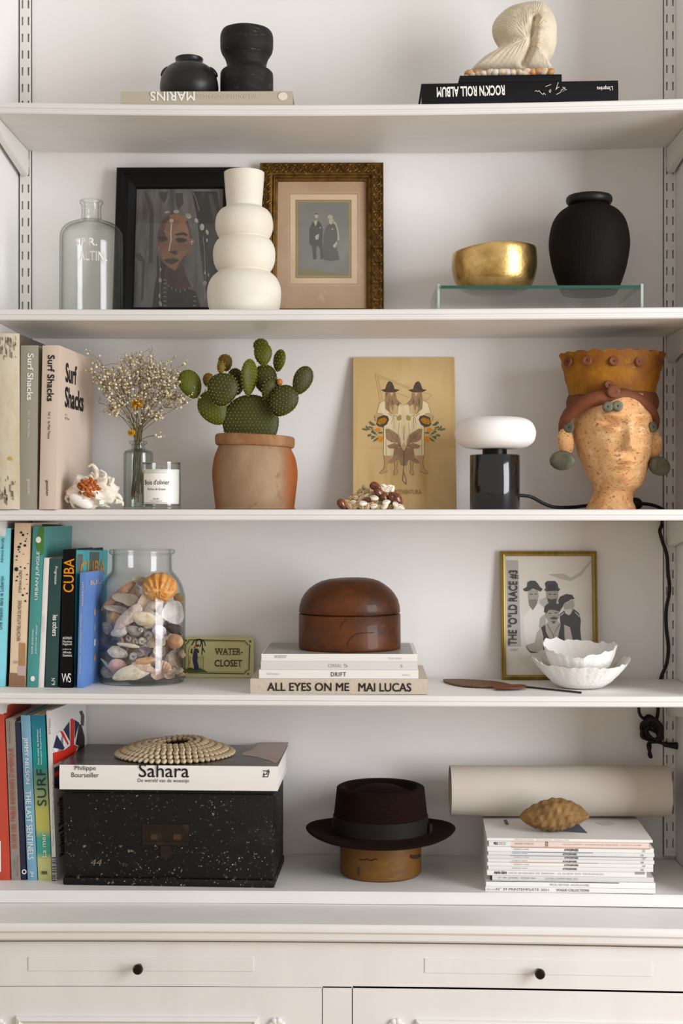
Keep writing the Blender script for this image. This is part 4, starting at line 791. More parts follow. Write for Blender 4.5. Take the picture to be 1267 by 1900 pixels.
# the bundled rest of the cord, hanging under the next shelf
yy = WALL - .022; lp = []
for k in range(6):
    a0 = k * .55; c0 = (1209 + 4 * math.sin(k * 2), 1350 + 3 * k)
    for i in range(9): a = 2 * math.pi * i / 9 + a0; lp.append(W(c0[0] + (12 + 2 * (k % 3)) * math.cos(a) + 6 * math.sin(a), c0[1] + (22 - 2 * k) * math.sin(a), yy - .004 * math.sin(a * 1 + k) - .002 * (k % 3)))
lp += [W(1206, 1385, yy), W(1204, 1400, yy), W(1208, 1404, yy - .002), W(1202, 1384, yy), W(1206, 1378, yy - .002), W(1220, 1377, yy), W(1235, 1381, yy), W(1252, 1384, yy), W(1262, 1384, yy)]
part(root, 'cord_bundle', tube(cat([W(1185, 1312, yy), W(1190, 1330, yy)] + lp, 5), .0028, 7), CORD, smooth=60)
part(root, 'cord_tie', tube(cat([W(1196, 1340, yy - .01), W(1212, 1335, yy - .016), W(1226, 1350, yy - .012), W(1222, 1366, yy - .008)], 5), .005, 8), CORD, smooth=60)
part(root, 'plug', tube([W(1230, 1381, yy), W(1236, 1381, yy), W(1238, 1382, yy), W(1256, 1384, yy)], [.003, .0055, .0045, .0065], 12), CORD, smooth=60)
# painted ceramic head
c = cp(960, 620, 4.127); Y = .125; cx = 1135; zb = zt(2, X(cx, Y)); H = lambda x, y, yy=Y: W(*c([(x, y)])[0], yy)
FACE = mat('flaking_face_glaze', (219, 176, 130), .75, layers=[('noise', 25, S1, (197, 143, 100), .45, .7), ('noise', 40, S1, (238, 202, 162), .55, .7), ('noise', 190, (1, 1, 1.3), (148, 91, 61), .56, .66), ('noise', 14, S1, (192, 136, 94), .6, .74), ('noise', 60, S1, (178, 119, 86), .63, .7)], bump=('noise', 130, S1, .7))
OCH = mat('ochre_glaze', (152, 105, 34), .7, layers=[('noise', 10, S1, (112, 66, 28), .5, .64), ('noise', 18, S1, (127, 76, 30), .42, .62), ('noise', 60, S1, (172, 127, 52), .6, .75), ('noise', 90, S1, (111, 56, 25), .66, .76)], bump=('noise', 90, S1, .5))
RUST = mat('rust_glaze', (116, 69, 46), .7, layers=[('noise', 22, S1, (96, 54, 36), .42, .66), ('noise', 70, S1, (142, 104, 75), .64, .76)], bump=('noise', 90, S1, .5))
GRNG = mat('verdigris_glaze', (101, 98, 80), .55, layers=[('noise', 50, S1, (75, 73, 62), .42, .66), ('noise', 90, S1, (126, 121, 102), .6, .75)], bump=('noise', 120, S1, .4))
root = thing('ceramic_head', 'painted ceramic head with scalloped ochre crown and round green earrings', 'sculpture', (X(cx, Y), Y, zb))
s_ = sc(Y - .05)
def headpt(th, py):  # th 0 = towards the viewer's right, -90 = front
    # half width and centre column per row
    rows = [(735, 62, 1136), (755, 69, 1136), (780, 74, 1136), (810, 73, 1137), (840, 68, 1139), (865, 60, 1141), (885, 52.5, 1143), (899, 45, 1144), (910, 38.5, 1140), (920, 37.5, 1136), (932, 40, 1134), (946, 45, 1133), (953, 46, 1133)]
    for (a, ha, ca), (b_, hb, cb_) in zip(rows, rows[1:]):
        if a <= py <= b_: t = (py - a) / (b_ - a); t = t * t * (3 - 2 * t) * .5 + t * .5; return ha + (hb - ha) * t, ca + (cb_ - ca) * t
    return rows[-1][1:]
v, f = [], []; NS, NR = 120, 90; ys = [735 + (953 - 735) * i / NR for i in range(NR + 1)]
g = lambda x, s: math.exp(-(x / s) ** 2)
for py in ys:
    hw, cc_ = headpt(0, py)
    chin = max(0, min(1, (911 - py) / 7))
    for j in range(NS):
        a = 2 * math.pi * j / NS; dx, dy = math.cos(a), math.sin(a)
        rx = hw * sc(Y); ry = rx * (1.02 if dy < 0 else .95); x = rx * dx; y = ry * dy
        if dy < 0:
            px = cc_ + dx * hw; u = px - 1148                    # face axis a little to the right
            fw_ = chin
            bul = .010 * fw_ * g(u, 55)
            nose = (.018 * max(0, min(1, (py - 770) / 62)) * g(u - 3, 6 + (py - 770) * .055) if 770 <= py <= 836 else .018 * g(py - 836, 4.5) * g(u - 3, 10)) * fw_
            brow = .0075 * g(py - 777 + abs(u) * .04, 5) * (g(u - 30, 18) + g(u + 32, 20))
            sock = -.0095 * g(py - 792, 8) * (g(u - 27, 15) + g(u + 30, 17))
            lid = .0105 * g(py - 799, 5.5) * (g(u - 27, 13) + g(u + 30, 15))
            nost = .006 * g(py - 834, 6) * (g(u - 12, 5) + g(u + 7, 5))
            lips = .0085 * (g(py - 858, 3.2) + 1.05 * g(py - 868, 4)) * g(u + 1, 16) - .005 * g(py - 863, 1.8) * g(u + 1, 17)
            chn = .007 * g(py - 893, 10) * g(u, 17); chk = .004 * g(py - 838, 18) * (g(u - 36, 16) + g(u + 38, 18))
            y -= bul + nose + brow + sock + lid + nost + lips + chn + chk
        v.append(Vector((X(cc_, Y) + x, Y + y, EYE + (HZ - py) * sc(Y) if py < 930 else EYE + (HZ - 930) * sc(Y) + (zb + .0003 - EYE - (HZ - 930) * sc(Y)) * (py - 930) / 23)))
for i in range(NR):
    for j in range(NS): k = (j + 1) % NS; f.append((i * NS + j, (i + 1) * NS + j, (i + 1) * NS + k, i * NS + k))
f += [tuple(range(NS)), tuple(range(NR * NS + NS - 1, NR * NS - 1, -1))]
part(root, 'face_and_neck', (v, f), FACE, smooth=80)
LIPM = mat('lip_glaze', 'a8705a', .6)
# headband: arch over the brow
band = [(345, 745, 34), (355, 680, 42), (400, 605, 52), (480, 540, 58), (580, 498, 62), (700, 478, 66), (820, 478, 64), (930, 515, 58), (1010, 580, 50), (1052, 650, 40), (1055, 710, 30)]
pp = []; rr = []
for i, (x, y, r) in enumerate(band):
    t = i / (len(band) - 1); yy = Y - .064 * math.sin(math.pi * t) ** .7 + .005; pp.append(H(x, y, yy)); rr.append(r / 4.127 * sc(Y) * .92)
P2 = cat(pp, 6); R2 = [v_.x for v_ in cat([(r, 0, 0) for r in rr], 6)]
part(root, 'headband', tube(P2, R2, 18), RUST, smooth=80)
part(root, 'head_cap', ([Vector((v_.x, v_.y, v_.z)) for v_ in xf(ell((0, 0, 0), (.078, .07, .045), 30, 18), TRS(W(1136, 748, Y + .012)))[0]], ell((0, 0, 0), (1, 1, 1), 30, 18)[1]), RUST, smooth=80)
# crown: flaring scalloped wall
v, f = [], []; NS, NR = 144, 12
for i in range(NR + 1):
    t = i / NR
    for j in range(NS):
        a = 2 * math.pi * j / NS; hw = (77 + 20 * t ** .85) * sc(Y); dep = hw * .74
        top = 662 + 2.5 * math.sin(a * 1.0) - 4.5 * abs(math.sin(a * 10)) ; py = 735 + 6 * (1 - abs(math.cos(a))) * 0 - (735 - top) * t
        ed = 1 + (.012 * math.sin(t * 20) if abs(math.cos(a)) > .8 else 0)
        v.append(Vector((X(1135 + .5 * t, Y) + hw * ed * math.cos(a), Y + .0 + dep * math.sin(a), EYE + (HZ - py) * sc(Y))))
for i in range(NR):
    for j in range(NS): k = (j + 1) % NS; f.append((i * NS + j, i * NS + k, (i + 1) * NS + k, (i + 1) * NS + j))
n0 = len(v)
for i in range(NR + 1):
    for j in range(NS): p = v[i * NS + j]; o_ = Vector((X(1135, Y), Y, p.z)); v.append(o_ + (p - o_) * .92)
for i in range(NR):
    for j in range(NS): k = (j + 1) % NS; f.append((n0 + i * NS + j, n0 + (i + 1) * NS + j, n0 + (i + 1) * NS + k, n0 + i * NS + k))
for j in range(NS): k = (j + 1) % NS; f.append((NR * NS + j, NR * NS + k, n0 + NR * NS + k, n0 + NR * NS + j)); f.append((j, n0 + j, n0 + k, k))
part(root, 'crown', (v, f), OCH, smooth=60)
def boss(x, y, r, m, nm, yy, rot=(90, 0, 0), hole=True):
    r_ = r / 4.127 * sc(Y); q = lathe([(0, .0), (r_, 0), (r_ * 1.0, .0018), (r_ * .85, .0034), (r_ * .4, .0028)] + ([(r_ * .17, .0026), (r_ * .15, .0005), (0, .0004)] if hole else [(0, .0022)]), 20)
    o_ = part(root, nm, xf(q, TRS(H(x, y, yy), rot)), m, smooth=60)
def cy(px, hw): q = (px - 1135) / hw; return Y - hw * .74 * math.sqrt(max(.02, 1 - q * q)) * sc(Y)
for x, y in ((388, 213), (533, 203), (735, 208), (925, 212), (1078, 208)):
    px = 960 + x / 4.127; q = (px - 1135) / 95; boss(x, y, 37, RUST, 'crown_boss', cy(px, 94) + .001 - (.006 * max(0, abs(q) - .3) if q < 0 else .011 * max(0, q - .2)), (80, 0, math.degrees(math.asin(max(-.95, min(.95, q)))) * .8))
boss(700, 392, 36, RUST, 'crown_boss', cy(1130, 80) - .002, (80, 0, 0)); boss(735, 440, 50, RUST, 'crown_boss', Y - .074, (85, 0, 0), False)
for x, y, yy, rz in ((690, 556, Y - .078, -5), (765, 551, Y - .078, 5), (395, 716, Y - .045, -30), (1034, 712, Y - .045, 30)): boss(x, y, 40, GRNG, 'rosette', yy, (90, 0, rz))
for x, y, sx in ((368, 825, -1), (1048, 850, 1)):
    e_ = xf(ell((0, 0, 0), (.014, .010, .024), 18, 12), TRS(H(x, y, Y - .02), (0, sx * 6, sx * 20))); part(root, 'ear', e_, FACE, smooth=80)
for x, y, rx, rz, tl_ in ((346, 968, 98, -22, 0), (1085, 1011, 92, 22, 18)):
    r_ = rx / 4.127 * sc(Y); q = lathe([(0, .006), (r_ * .5, .0075), (r_ * .85, .007), (r_, .003), (r_ * .95, -.004), (r_ * .6, -.007), (0, -.007)], 30)
    T = TRS(H(x, y, Y - .03), (90, tl_, rz)); T = T @ Matrix.Diagonal((1, .77, 1, 1)); part(root, 'earring', xf(q, T), GRNG, smooth=60)
# ================================================================ fourth shelf
Y = .075
def cover(name, hexc, rough=.35, **k): return mat(name, hexc, rough, **k)
b, s, cv = upright('book', 'light blue book at the end of the fourth shelf row', 3, -22, 20.5, 980, -32, 10.5, Y, .15, cover('light_blue_cover', '8ccbd6'), rot=5)
txt(b, 'Une maison dans le Luberon', (-1, 1069, 6.5, 1168), s, ink('28454f'), 90, .006, gb, name='spine_lettering', lean=-2)
txt(b, 'Adrienne Borrelly', (2.5, 998, 9, 1044), s, ink('28454f'), 90, .004, gb, name='spine_lettering', lean=-2)
part(b, 'cover_picture', ([cv.at(x, y, .0004) for x, y in ((20.8, 982), (11, 1277), (60, 1272), (66, 984))], [(0, 1, 2, 3)]), mat('garden_picture', '1d211c', .4, layers=[('noise', 70, S1, '5d7432', .58, .66), ('noise', 40, S1, '9aa39a', .68, .74)]), smooth=0, normals=False)
b, s, cv = upright('book', 'beige book with black ink splashes and brown patches on spine', 3, 27.5, 59, 970.5, 17, 47.5, Y - .002, .155, cover('beige_cover', 'dcc6ac', layers=[('noise', 5, S1, 'd3baa0', .4, .7)]), rot=5)
dots = [(40, 988, 2.2), (43.5, 992.5, 2.4), (48, 1004, 1.6), (47, 1012, 2.6), (36, 1015, 3.2), (39, 1009, 2), (35, 1020, 1.6), (32, 1032, 2), (31, 1039, 1.6), (37, 1024, 1.2), (52, 990, 1.2), (50, 1000, 1), (31, 1056, 3.6), (39, 1052, 1.6), (47, 1054, 1.6), (53, 1046, 1.2), (51, 1066, 1.3), (33, 1070, 1.8), (37, 1064, 1.2), (31, 1077, 1.8), (51, 1084, 1), (43, 1104, 2.2), (51, 1101, 1.6), (48, 1115, 1.8), (50, 1075, 1), (46, 1092, 1.1), (44, 1028, 1)]
for x, y, r in dots: flat(b, 'ink_splash', s, circ(x, y, r, r * rnd.uniform(.8, 1.2), 9), BLACK, gb)
txt(b, 'RENCONTRES AUTOUR DU MONDE', (33, 1114, 39.5, 1189), s, ink('5a4a3c'), 90, .004, gb, name='spine_lettering', lean=-2); txt(b, 'STEPHAN LUCAS', (36, 1058, 41, 1100), s, ink('5a4a3c'), 90, .004, gb, name='spine_lettering', lean=-2)
txt(b, 'EDELYTE', (25, 1226, 42, 1231), s, ink('8a7458'), 0, 0, gb, name='spine_lettering')
flat(b, 'brown_patch', s, [(36, 1192), (47.5, 1193), (48, 1235), (35, 1235)], ink('a5825e'), gb); flat(b, 'mauve_patch', s, [(34, 1236), (48, 1236), (48, 1255), (33.5, 1254)], ink('b9a1a0'), gb)
flat(b, 'patterned_foot', s, [(18, 1248), (32, 1249), (34, 1253), (47.5, 1254), (47, 1278), (17, 1277)], mat('woven_pattern', '4d342b', .5, layers=[('wave', 900, (.8, 1, .8), 'b58d70', .5, .6)]), gb + .0001)
part(b, 'cover_picture', ([cv.at(x, y, .0004) for x, y in ((78, 972), (70, 1272), (112, 1268), (118, 974))], [(0, 1, 2, 3)]), mat('dark_cover_picture', '26302b', .4), smooth=0, normals=False)
TEAL = cover('teal_cover', (80, 142, 138))
b, s, cv = upright('book', 'tall teal book with leaf motif and white title on spine', 3, 61.5, 83.5, 977, 49.5, 70.5, Y - .004, .16, TEAL, rot=5)
txt(b, 'URBAN JUNGLE', (66.5, 1023, 74, 1113), s, WHITE, 90, .006, gb, name='spine_lettering', lean=-2.3)
txt(b, 'JUDITH DE GRAAF', (66.5, 1160, 70, 1213), s, WHITE, 90, 0, gb, name='spine_lettering', lean=-2.3); txt(b, 'IGOR JOSIFOVIC', (59.5, 1167, 63.5, 1213), s, WHITE, 90, 0, gb, name='spine_lettering', lean=-2.3)
flat(b, 'leaf_motif', s, [(72, 984), (76, 978), (82.5, 978), (82, 1026), (77, 1031), (72, 1024), (67.5, 1012), (66.5, 1000), (70, 994)], ink('4c7a3a'), gb); flat(b, 'shell_motif', s, circ(72, 1001.5, 5, 6, 10), ink('ecebe4'), gb + .0001)
flat(b, 'publisher_mark', s, circ(61.5, 1259, 4, 5), WHITE, gb)
for k, y in enumerate((999.5, 1005.5, 1012)): txt(b, ('Igor Josifovic', 'Judith de Graaf', 'styling green')[k], (103, y, 121, y + 3.6), cv, ink('8fc6c2'), 0, 0, .0006, name='cover_lettering')
b, s, _ = upright('magazine', 'thin plain white magazine between the teal and dark green spines', 3, 81.5, 92, 1035, 71, 83, Y - .003, .14, cover('white_cover', 'e6e2dd'), hard=False, rot=5, cat_='magazine')
txt(b, 'CEREAL', (79, 1141, 83, 1173), s, ink('c9c5bf'), 90, 0, gb, name='spine_lettering')
b, s, _ = upright('book', 'dark green paperback with white title on spine', 3, 92.6, 115.5, 1036, 83.8, 109.5, Y - .004, .145, cover('dark_green_cover', '2b4643'), hard=False, rot=5)
txt(b, 'Progression', (100.5, 1051, 107, 1084), s, WHITE, -90, .004, gb, name='spine_lettering', lean=-2); txt(b, 'les others', (98, 1141, 107.5, 1180), s, WHITE, -90, .016, gb, name='spine_lettering', lean=-1.6); txt(b, 'N°9', (96, 1258, 103, 1271), s, WHITE, -90, .004, gb, name='spine_lettering')
b, s, cv = upright('book', 'black hardback with large orange title on spine', 3, 117, 141, 1019.5, 110.5, 136, Y - .006, .15, cover('black_gloss_cover', (9, 8, 9), .4, spec=.15), rot=7)
ORT = ink('d9923f'); txt(b, 'CUBA', (118.5, 1036, 138, 1099), s, ORT, 90, .012, gb, name='spine_lettering', lean=-1.3)
for st, bx in (('sous la direction de', (117, 1180, 134, 1186)), ('Martine', (117, 1188, 134, 1192)), ('Fagiuoli', (117, 1193, 134, 1198)), ('préface de', (117, 1203, 133, 1206)), ('Alfredo', (117, 1208, 133, 1212)), ('Guevara', (117, 1213, 134, 1218))): txt(b, st, bx, s, WHITE, 0, .004, gb, name='spine_lettering')
txt(b, 'WS', (115, 1249, 132.5, 1266), s, WHITE, 0, .0, gb, name='spine_lettering', spacing=.75)
part(b, 'cover_picture', ([cv.at(x, y, .0004) for x, y in ((141.3, 1020.5), (136.5, 1277), (192, 1270), (203, 1021))], [(0, 1, 2, 3)]), mat('turquoise_picture', '4fa6ab', .3, layers=[('noise', 30, (2, 2, .5), '3f8a93', .5, .65), ('noise', 22, (2, 2, .6), '5a6664', .62, .68)]), smooth=0, normals=False)
for q in ([(143, 1028), (153, 1028), (153, 1062), (142, 1062)], [(166, 1024), (184, 1025), (183, 1060), (165, 1060)]): flat(b, 'car_picture', cv, q, ink('5c6361'), .0007)
txt(b, 'CUBA', (149, 1040, 195, 1068), cv, ink('b98b4c'), 0, .02, .001, name='cover_lettering')
BLU = cover('cornflower_cover', '6f8fc9', .4, layers=[('noise', 6, S1, '6585c2', .4, .7)])
b, s, cv = upright('book', 'cornflower blue hardback leaning against the shell jar', 3, 148.5, 160, 1062.5, 143, 155.5, Y - .008, .10, BLU, rot=6, hard=False)
txt(b, 'Vacances en voyages autour', (148, 1137, 152, 1252), s, ink('cdb9a6'), 90, .002, gb, name='spine_lettering', lean=-1); txt(b, 'MARREDIM', (152, 1080, 156, 1124), s, ink('cdb9a6'), 90, .002, gb, name='spine_lettering', lean=-1)
txt(b, 'BLEU', (167, 1076, 187, 1084), cv, ink('c9b7b0'), 0, .02, .0007, name='cover_lettering')
for k in range(4): flat(b, 'cover_mark', cv, [(174, 1130 + 28 * k), (177, 1130 + 28 * k), (176.5, 1142 + 28 * k), (173.5, 1142 + 28 * k)], ink(('b7a58f', '8fa1c0', 'd9dde6', 'c98f74')[k]), .0007)
# glass jar full of shells
Y = .160; cx = 263.5; xc = X(cx, Y); zb = zt(3, xc) + .0003
root = thing('glass_jar', 'large clear glass jar filled with seashells', 'jar', (xc, Y, zb))
JO = [(0, 1271.5), (70, 1271.5), (77, 1268), (79.5, 1258), (80, 1240), (80, 1120), (78.5, 1104), (73, 1085), (64, 1070), (57.5, 1062), (55.5, 1056), (55, 1035), (55.5, 1030), (59.5, 1027.5), (61, 1023.5), (59.5, 1020), (56, 1019)]
JI = [(53.5, 1020.5), (53, 1030), (53.3, 1056), (55.5, 1064), (62, 1072), (70.5, 1086), (76, 1104.5), (77.5, 1120), (77.5, 1240), (76.5, 1256), (72, 1263), (0, 1263.5)]
part(root, 'jar_wall', turned(cx, Y, JO + JI, zb, 72, 3), GL, smooth=60)
SHM = {}
def shm(h, dark=None):
    k = (h, dark)
    if k not in SHM: SHM[k] = mat('seashell_' + h, h, .45, layers=[('noise', 70, S1, dark or h, .48, .68), ('noise', 200, S1, 'efe9e0', .62, .76)], bump=('noise', 160, S1, .35))
    return SHM[k]
zfl = zb + .0085
def valve(rx, rz, dep, ribs=0, amp=.05, wob=0, seed=0):
    out = []; n = 6 * ribs if ribs else 36
    for i in range(n):
        a = 2 * math.pi * i / n; k = 1 + wob * math.sin(3 * a + seed) + wob * .6 * math.sin(5 * a + 2 * seed) - .12 * max(0, -math.sin(a)) ** 3
        if ribs: k += .02 * math.cos(ribs * a)
        out.append(Vector((rx * k * math.cos(a) * (1 - .18 * max(0, -math.sin(a))), 0, rz * k * math.sin(a))))
    hinge = Vector((0, 0, -rz))
    def fn(q, d, t, i):
        e_ = q - hinge; an = math.atan2(e_.x / rx, max(e_.z / rz, 1e-4))
        w_ = .05 * dep * math.sin(3 * math.atan2(q.z, q.x) + seed) * t * t * (6 * wob + .5)
        return d * (1 + (0 if ribs else amp * math.sin(e_.length / max(rx, rz) * 22 + seed))) + (amp * dep * 1.3 * math.cos(an * 2 * ribs) * (1 if t < .99 else 0) if ribs else 0) + w_
    return pillow(out, Vector((0, 0, -rz * .15)), dep, -dep * .75, 9, fn, not ribs)
def snail(r, turns=2.6, seg=9):
    pts, rad = [], []
    for k in range(34):
        t = k / 33; a = 2 * math.pi * turns * (1 - t); q = r * .58 * (.12 + .88 * t); pts.append(Vector((q * math.cos(a), -r * .9 * t + r * .6, q * math.sin(a)))); rad.append(r * .5 * (.1 + .9 * t))
    body = tube(pts, rad, seg); return body[0], body[1][:-1]     # open mouth
c = cp(170, 1040, 7.04)
def jarpos(x, y, sx, deep=0):
    px, py = c([(x, y)])[0]; rin = 74 * sc(Y) - .004; xx = (px - cx) * sc(Y - .04); xx = max(-rin + .004, min(rin - .004, xx)); yy = Y - math.sqrt(max(.0001, rin * rin - xx * xx)) + sx * .35 / 7.04 * sc(Y) * .5 + .006 + deep
    p = W(px, py, yy); return p
def jshell(label, x, y, sx, sy, rot, h, dk, ribs=0, wob=.06, deep=0, dp=.34, ry=0):
    k = sc(Y - .05) / 7.04 * 1.13; vf = valve(sx * k, sy * k, min(sx, sy) * k * dp + .002, ribs, .09 if ribs else .06, wob, x * .1)
    p = jarpos(x, y, min(sx, sy), deep); q = xf(vf, TRS(p, (rnd.uniform(-32, 25), rot, rnd.uniform(-18, 18) + ry + (180 if rnd.random() < .33 and not ribs else 0))))
    lo = min(v_.z for v_ in q[0])
    if lo < zfl: q = mv(q, (0, 0, zfl - lo + .0003))
    solo('seashell', q, shm(h, dk), label, 'shell', group='seashells in the glass jar', smooth=70)
J = 'in the glass jar'
jshell('big ribbed orange scallop shell on top of the pile in the jar', 890, 365, 205, 185, 0, 'd9a468', 'b9733e', 13, 0, -.002, .6)
for a in [('long brown flat shell slanting against the wall of the jar', 360, 455, 265, 62, -40, 'b08a68', '8a6a4f', 0, .04, .008), ('grey rough oyster half lying below the long brown shell', 460, 510, 170, 72, -14, 'a79c88', '7d7364', 0, .1), ('thin grey-beige oyster half under the rough oyster', 340, 640, 170, 45, -12, 'b5a896', '8d8070', 0, .08), ('long ridged beige shell sloping down beside the orange scallop', 690, 520, 190, 62, 58, 'c9b8a0', '9f8d74', 0, .05), ('grey shell tip poking up behind the orange scallop', 640, 270, 95, 65, -20, 'b7a796', '96867a', 0, .08, .02), ('chalk white shell with a purple scar ' + J, 1075, 690, 128, 150, 25, 'ece8e2', 'cfc6c4', 0, .07), ('small rough brown shell beside the scallop ' + J, 1140, 530, 60, 105, -10, 'a27c50', '75542f', 0, .12, .01), ('lumpy yellowish shell at the left wall of the jar', 285, 745, 95, 85, 0, 'cfae80', 'a9845a', 0, .14), ('long pinkish oyster half across the middle of the jar', 490, 735, 215, 82, -38, 'd9c9be', 'a98a88', 0, .06, -.002), ('cream clam half with yellow edge in the middle of the jar', 690, 770, 140, 98, 10, 'd9cdb6', 'b99f74', 0, .03), ('small lilac-grey shell at the wall below the yellowish one', 200, 885, 55, 82, -10, 'bcb0aa', '938886', 0, .08), ('pale grey shell half below the pinkish oyster', 365, 935, 105, 68, -15, 'cfc9c6', 'a39b99', 0, .06), ('grey-brown rounded shell above the snail shells', 560, 925, 95, 66, 20, 'a69a94', '7e726c', 0, .05, .008), ('thin white shell edge below the snail shells', 480, 1108, 140, 27, 8, 'ddd2c4', 'b9a893', 0, .03), ('smooth apricot clam half at the right wall of the jar', 1090, 1065, 96, 92, 0, 'c99f7b', 'a97e58', 0, .02), ('speckled white shell with grey hollow ' + J, 335, 1205, 122, 72, 14, 'd6ccc0', '8f8580', 0, .06), ('small striped grey clam among the snail shells', 765, 1092, 46, 52, 0, 'a79e8e', '77705f', 10, 0), ('smooth pink dome shell low ' + J, 335, 1375, 105, 82, 0, 'd2b0a3', 'b48a7c', 0, .02), ('curved white clam edge beside the pink dome shell', 245, 1400, 155, 26, 42, 'd9d0c5', 'b3a798', 0, .02, -.002), ('tan elongated shell half above the wavy one', 700, 1315, 118, 46, -6, 'c79f7c', 'a07551', 0, .06), ('wavy beige-pink shell half low ' + J, 650, 1405, 165, 58, 8, 'd3bba8', 'b18e78', 0, .12), ('round pale clam at the bottom left of the pile ' + J, 205, 1520, 85, 80, 20, 'cfc5bb', 'a3968b', 0, .04), ('large cream oyster half resting on the jar floor', 550, 1530, 238, 98, -14, 'dbd1bf', 'b8a78c', 0, .07, -.003), ('peach ribbed shell half behind the jar highlight', 940, 1390, 102, 92, 15, 'd4b8a4', 'b08a72', 14, .02), ('pink rounded shell on the jar floor beside the oyster', 860, 1570, 82, 70, 0, 'cfb3a7', 'ab8578', 0, .05), ('small broken whorl shell on the jar floor', 1010, 1550, 86, 66, 10, 'd5c6ba', '9b7a68', 0, .1), ('twisted beige shell at the right wall of the jar', 1080, 1310, 55, 112, 28, 'bda998', '927c6a', 0, .14), ('flat grey shell with rings at the right wall of the jar', 1100, 1440, 92, 55, 0, 'b3a897', '8a7d6c', 9, .02), ('brown-grey shell chip below the apricot clam', 1165, 1225, 62, 52, 10, 'b59e88', '86705c', 0, .12), ('peach flat shell chip on the jar floor at the right wall', 1150, 1545, 66, 40, -5, 'cba892', 'a8806a', 0, .08), ('dark grey mussel piece at the left wall of the jar', 190, 1010, 90, 60, -20, '6c6668', '4a4446', 0, .1, .004), ('dark slate shell piece below the left mussel ' + J, 225, 1130, 95, 70, 20, '5d5759', '413b3d', 0, .1, .006), ('mauve-grey shell half beside the striped clam', 700, 1175, 70, 50, -15, '7d6f74', '584b50', 0, .08, .004), ('purple-black shell piece under the white scarred shell', 1060, 890, 110, 70, 10, '5d5051', '3e3435', 0, .1, .006), ('lilac-white shell half behind the tall highlight of the jar', 880, 940, 80, 90, 0, 'c9c0c4', '9a8e94', 0, .06, .004), ('grey-white clam half behind the lower jar highlight', 890, 1190, 75, 75, 0, 'cac3bf', '9f9590', 0, .06, .004)]:
    jshell(*a)
for lab, x, y, r, h in (('dark-mouthed purple-grey snail shell in the middle of the jar', 730, 975, 68, '8f8488'), ('cream snail shell with black opening ' + J, 660, 1055, 60, 'd5ccba'), ('small grey snail shell beside the cream one', 565, 1055, 48, 'a39787'), ('small beige snail shell above the grey one', 490, 1020, 48, 'b3a392'), ('brown-lipped snail shell in the middle left of the jar', 390, 1045, 56, 'a38a7b'), ('tiny pale snail shell above the purple-grey one', 640, 905, 38, 'd0c4ba'), ('pale grey snail shell with dark mouth low ' + J, 545, 1260, 64, 'bcb8b4'), ('dark snail shell at the left wall of the jar', 180, 1065, 46, '77706f'), ('dark snail shell below the other at the left wall', 150, 1195, 44, '6d6666'), ('dark purple snail shell at the right wall of the jar', 1130, 930, 55, '6b5d5f')):
    k = sc(Y - .05) / 7.04; vf = snail(r * k); p = jarpos(x, y, r, .004)
    solo('snail_shell', xf(vf, TRS(p, (rnd.uniform(-25, 25), rnd.uniform(0, 360), rnd.uniform(-25, 25)))), shm(h, '5d5250'), lab, 'shell', group='seashells in the glass jar', smooth=70)
fv = [mesh('seashell', valve(.017, .013, .006, 0, .06, .08, k), shm(h, d_), Vector(), 70) for k, (h, d_) in enumerate((('c9bba9', '9f8f7d'), ('b4a69a', '8a7b70'), ('d6cabb', 'ab9b88'), ('8d827c', '675c57'), ('cba98e', 'a27d61')))]
k = 0
for lev in range(9):
    for j in range(9):
        a = 2 * math.pi * (j + .5 * (lev % 2)) / 9; rr = (.045 if j % 2 else .025); z_ = zfl + .016 + lev * .0158
        if lev > 7 and (j % 3): continue
        p = Vector((xc + rr * math.cos(a) + rnd.uniform(-.004, .004), Y + .004 + rr * .9 * math.sin(a), z_ + rnd.uniform(-.003, .003)))
        o = bpy.data.objects.new('seashell', fv[k % 5]); COL.objects.link(o); o.matrix_world = TRS(p, (rnd.uniform(-60, 60), rnd.uniform(0, 360), rnd.uniform(0, 360)))
        tag(o, 'shell half packed deep inside the glass jar behind the outer shells', 'shell', 'shells packed deep inside the glass jar'); k += 1
# enamel sign
pl = LN(.226, zt(3, X(405, .23)) + .0003, 4); c = cp(330, 1160, 7.919)
ENA = mat('cream_enamel', 'cdc795', .3, layers=[('noise', 12, S1, 'c2bb86', .4, .7)], coat=.3)
def rrect(x0, y0, x1, y1, r, n=5, inward=False):
    o = []
    for cx_, cy_, a0 in ((x1 - r, y0 + r, -90), (x1 - r, y1 - r, 0), (x0 + r, y1 - r, 90), (x0 + r, y0 + r, 180)):
        for i in range(n + 1): a = R(a0 + 90 * i / n); o.append((cx_ + r * math.cos(a), cy_ + r * math.sin(a)))
    return o
zsg = zt(3, X(405, .23)) + .0003; root = thing('enamel_sign', 'small cream enamel water-closet sign with lady under a willow', 'sign', (X(405, .23), .232, zsg))
q = slab(pl, rrect(340.5, 1182, 471, 1257.5, 9), .0025); mz = min(v_.z for v_ in q[0]); part(root, 'plate', mv(q, (0, 0, zsg - mz if mz < zsg else 0)), ENA, smooth=30)
sp = pl.lift(.0026)
bd = [(165, 215), (985, 232), (1005, 260), (1030, 285), (1058, 290), (1045, 660), (1010, 672), (985, 700), (975, 715), (150, 700), (135, 675), (105, 650), (110, 285), (150, 250)]
flat(root, 'border_line', sp, c(stroke(bd + bd[:1], 13)), ink('2c2620'), .0002)
ib = [(178, 235), (975, 248), (990, 272), (1020, 300), (1040, 305), (1026, 645), (1000, 655), (965, 690), (165, 682), (130, 650), (128, 300), (165, 262)]
flat(root, 'inner_line', sp, c(stroke(ib + ib[:1], 4)), ink('5d5442'), .0002)
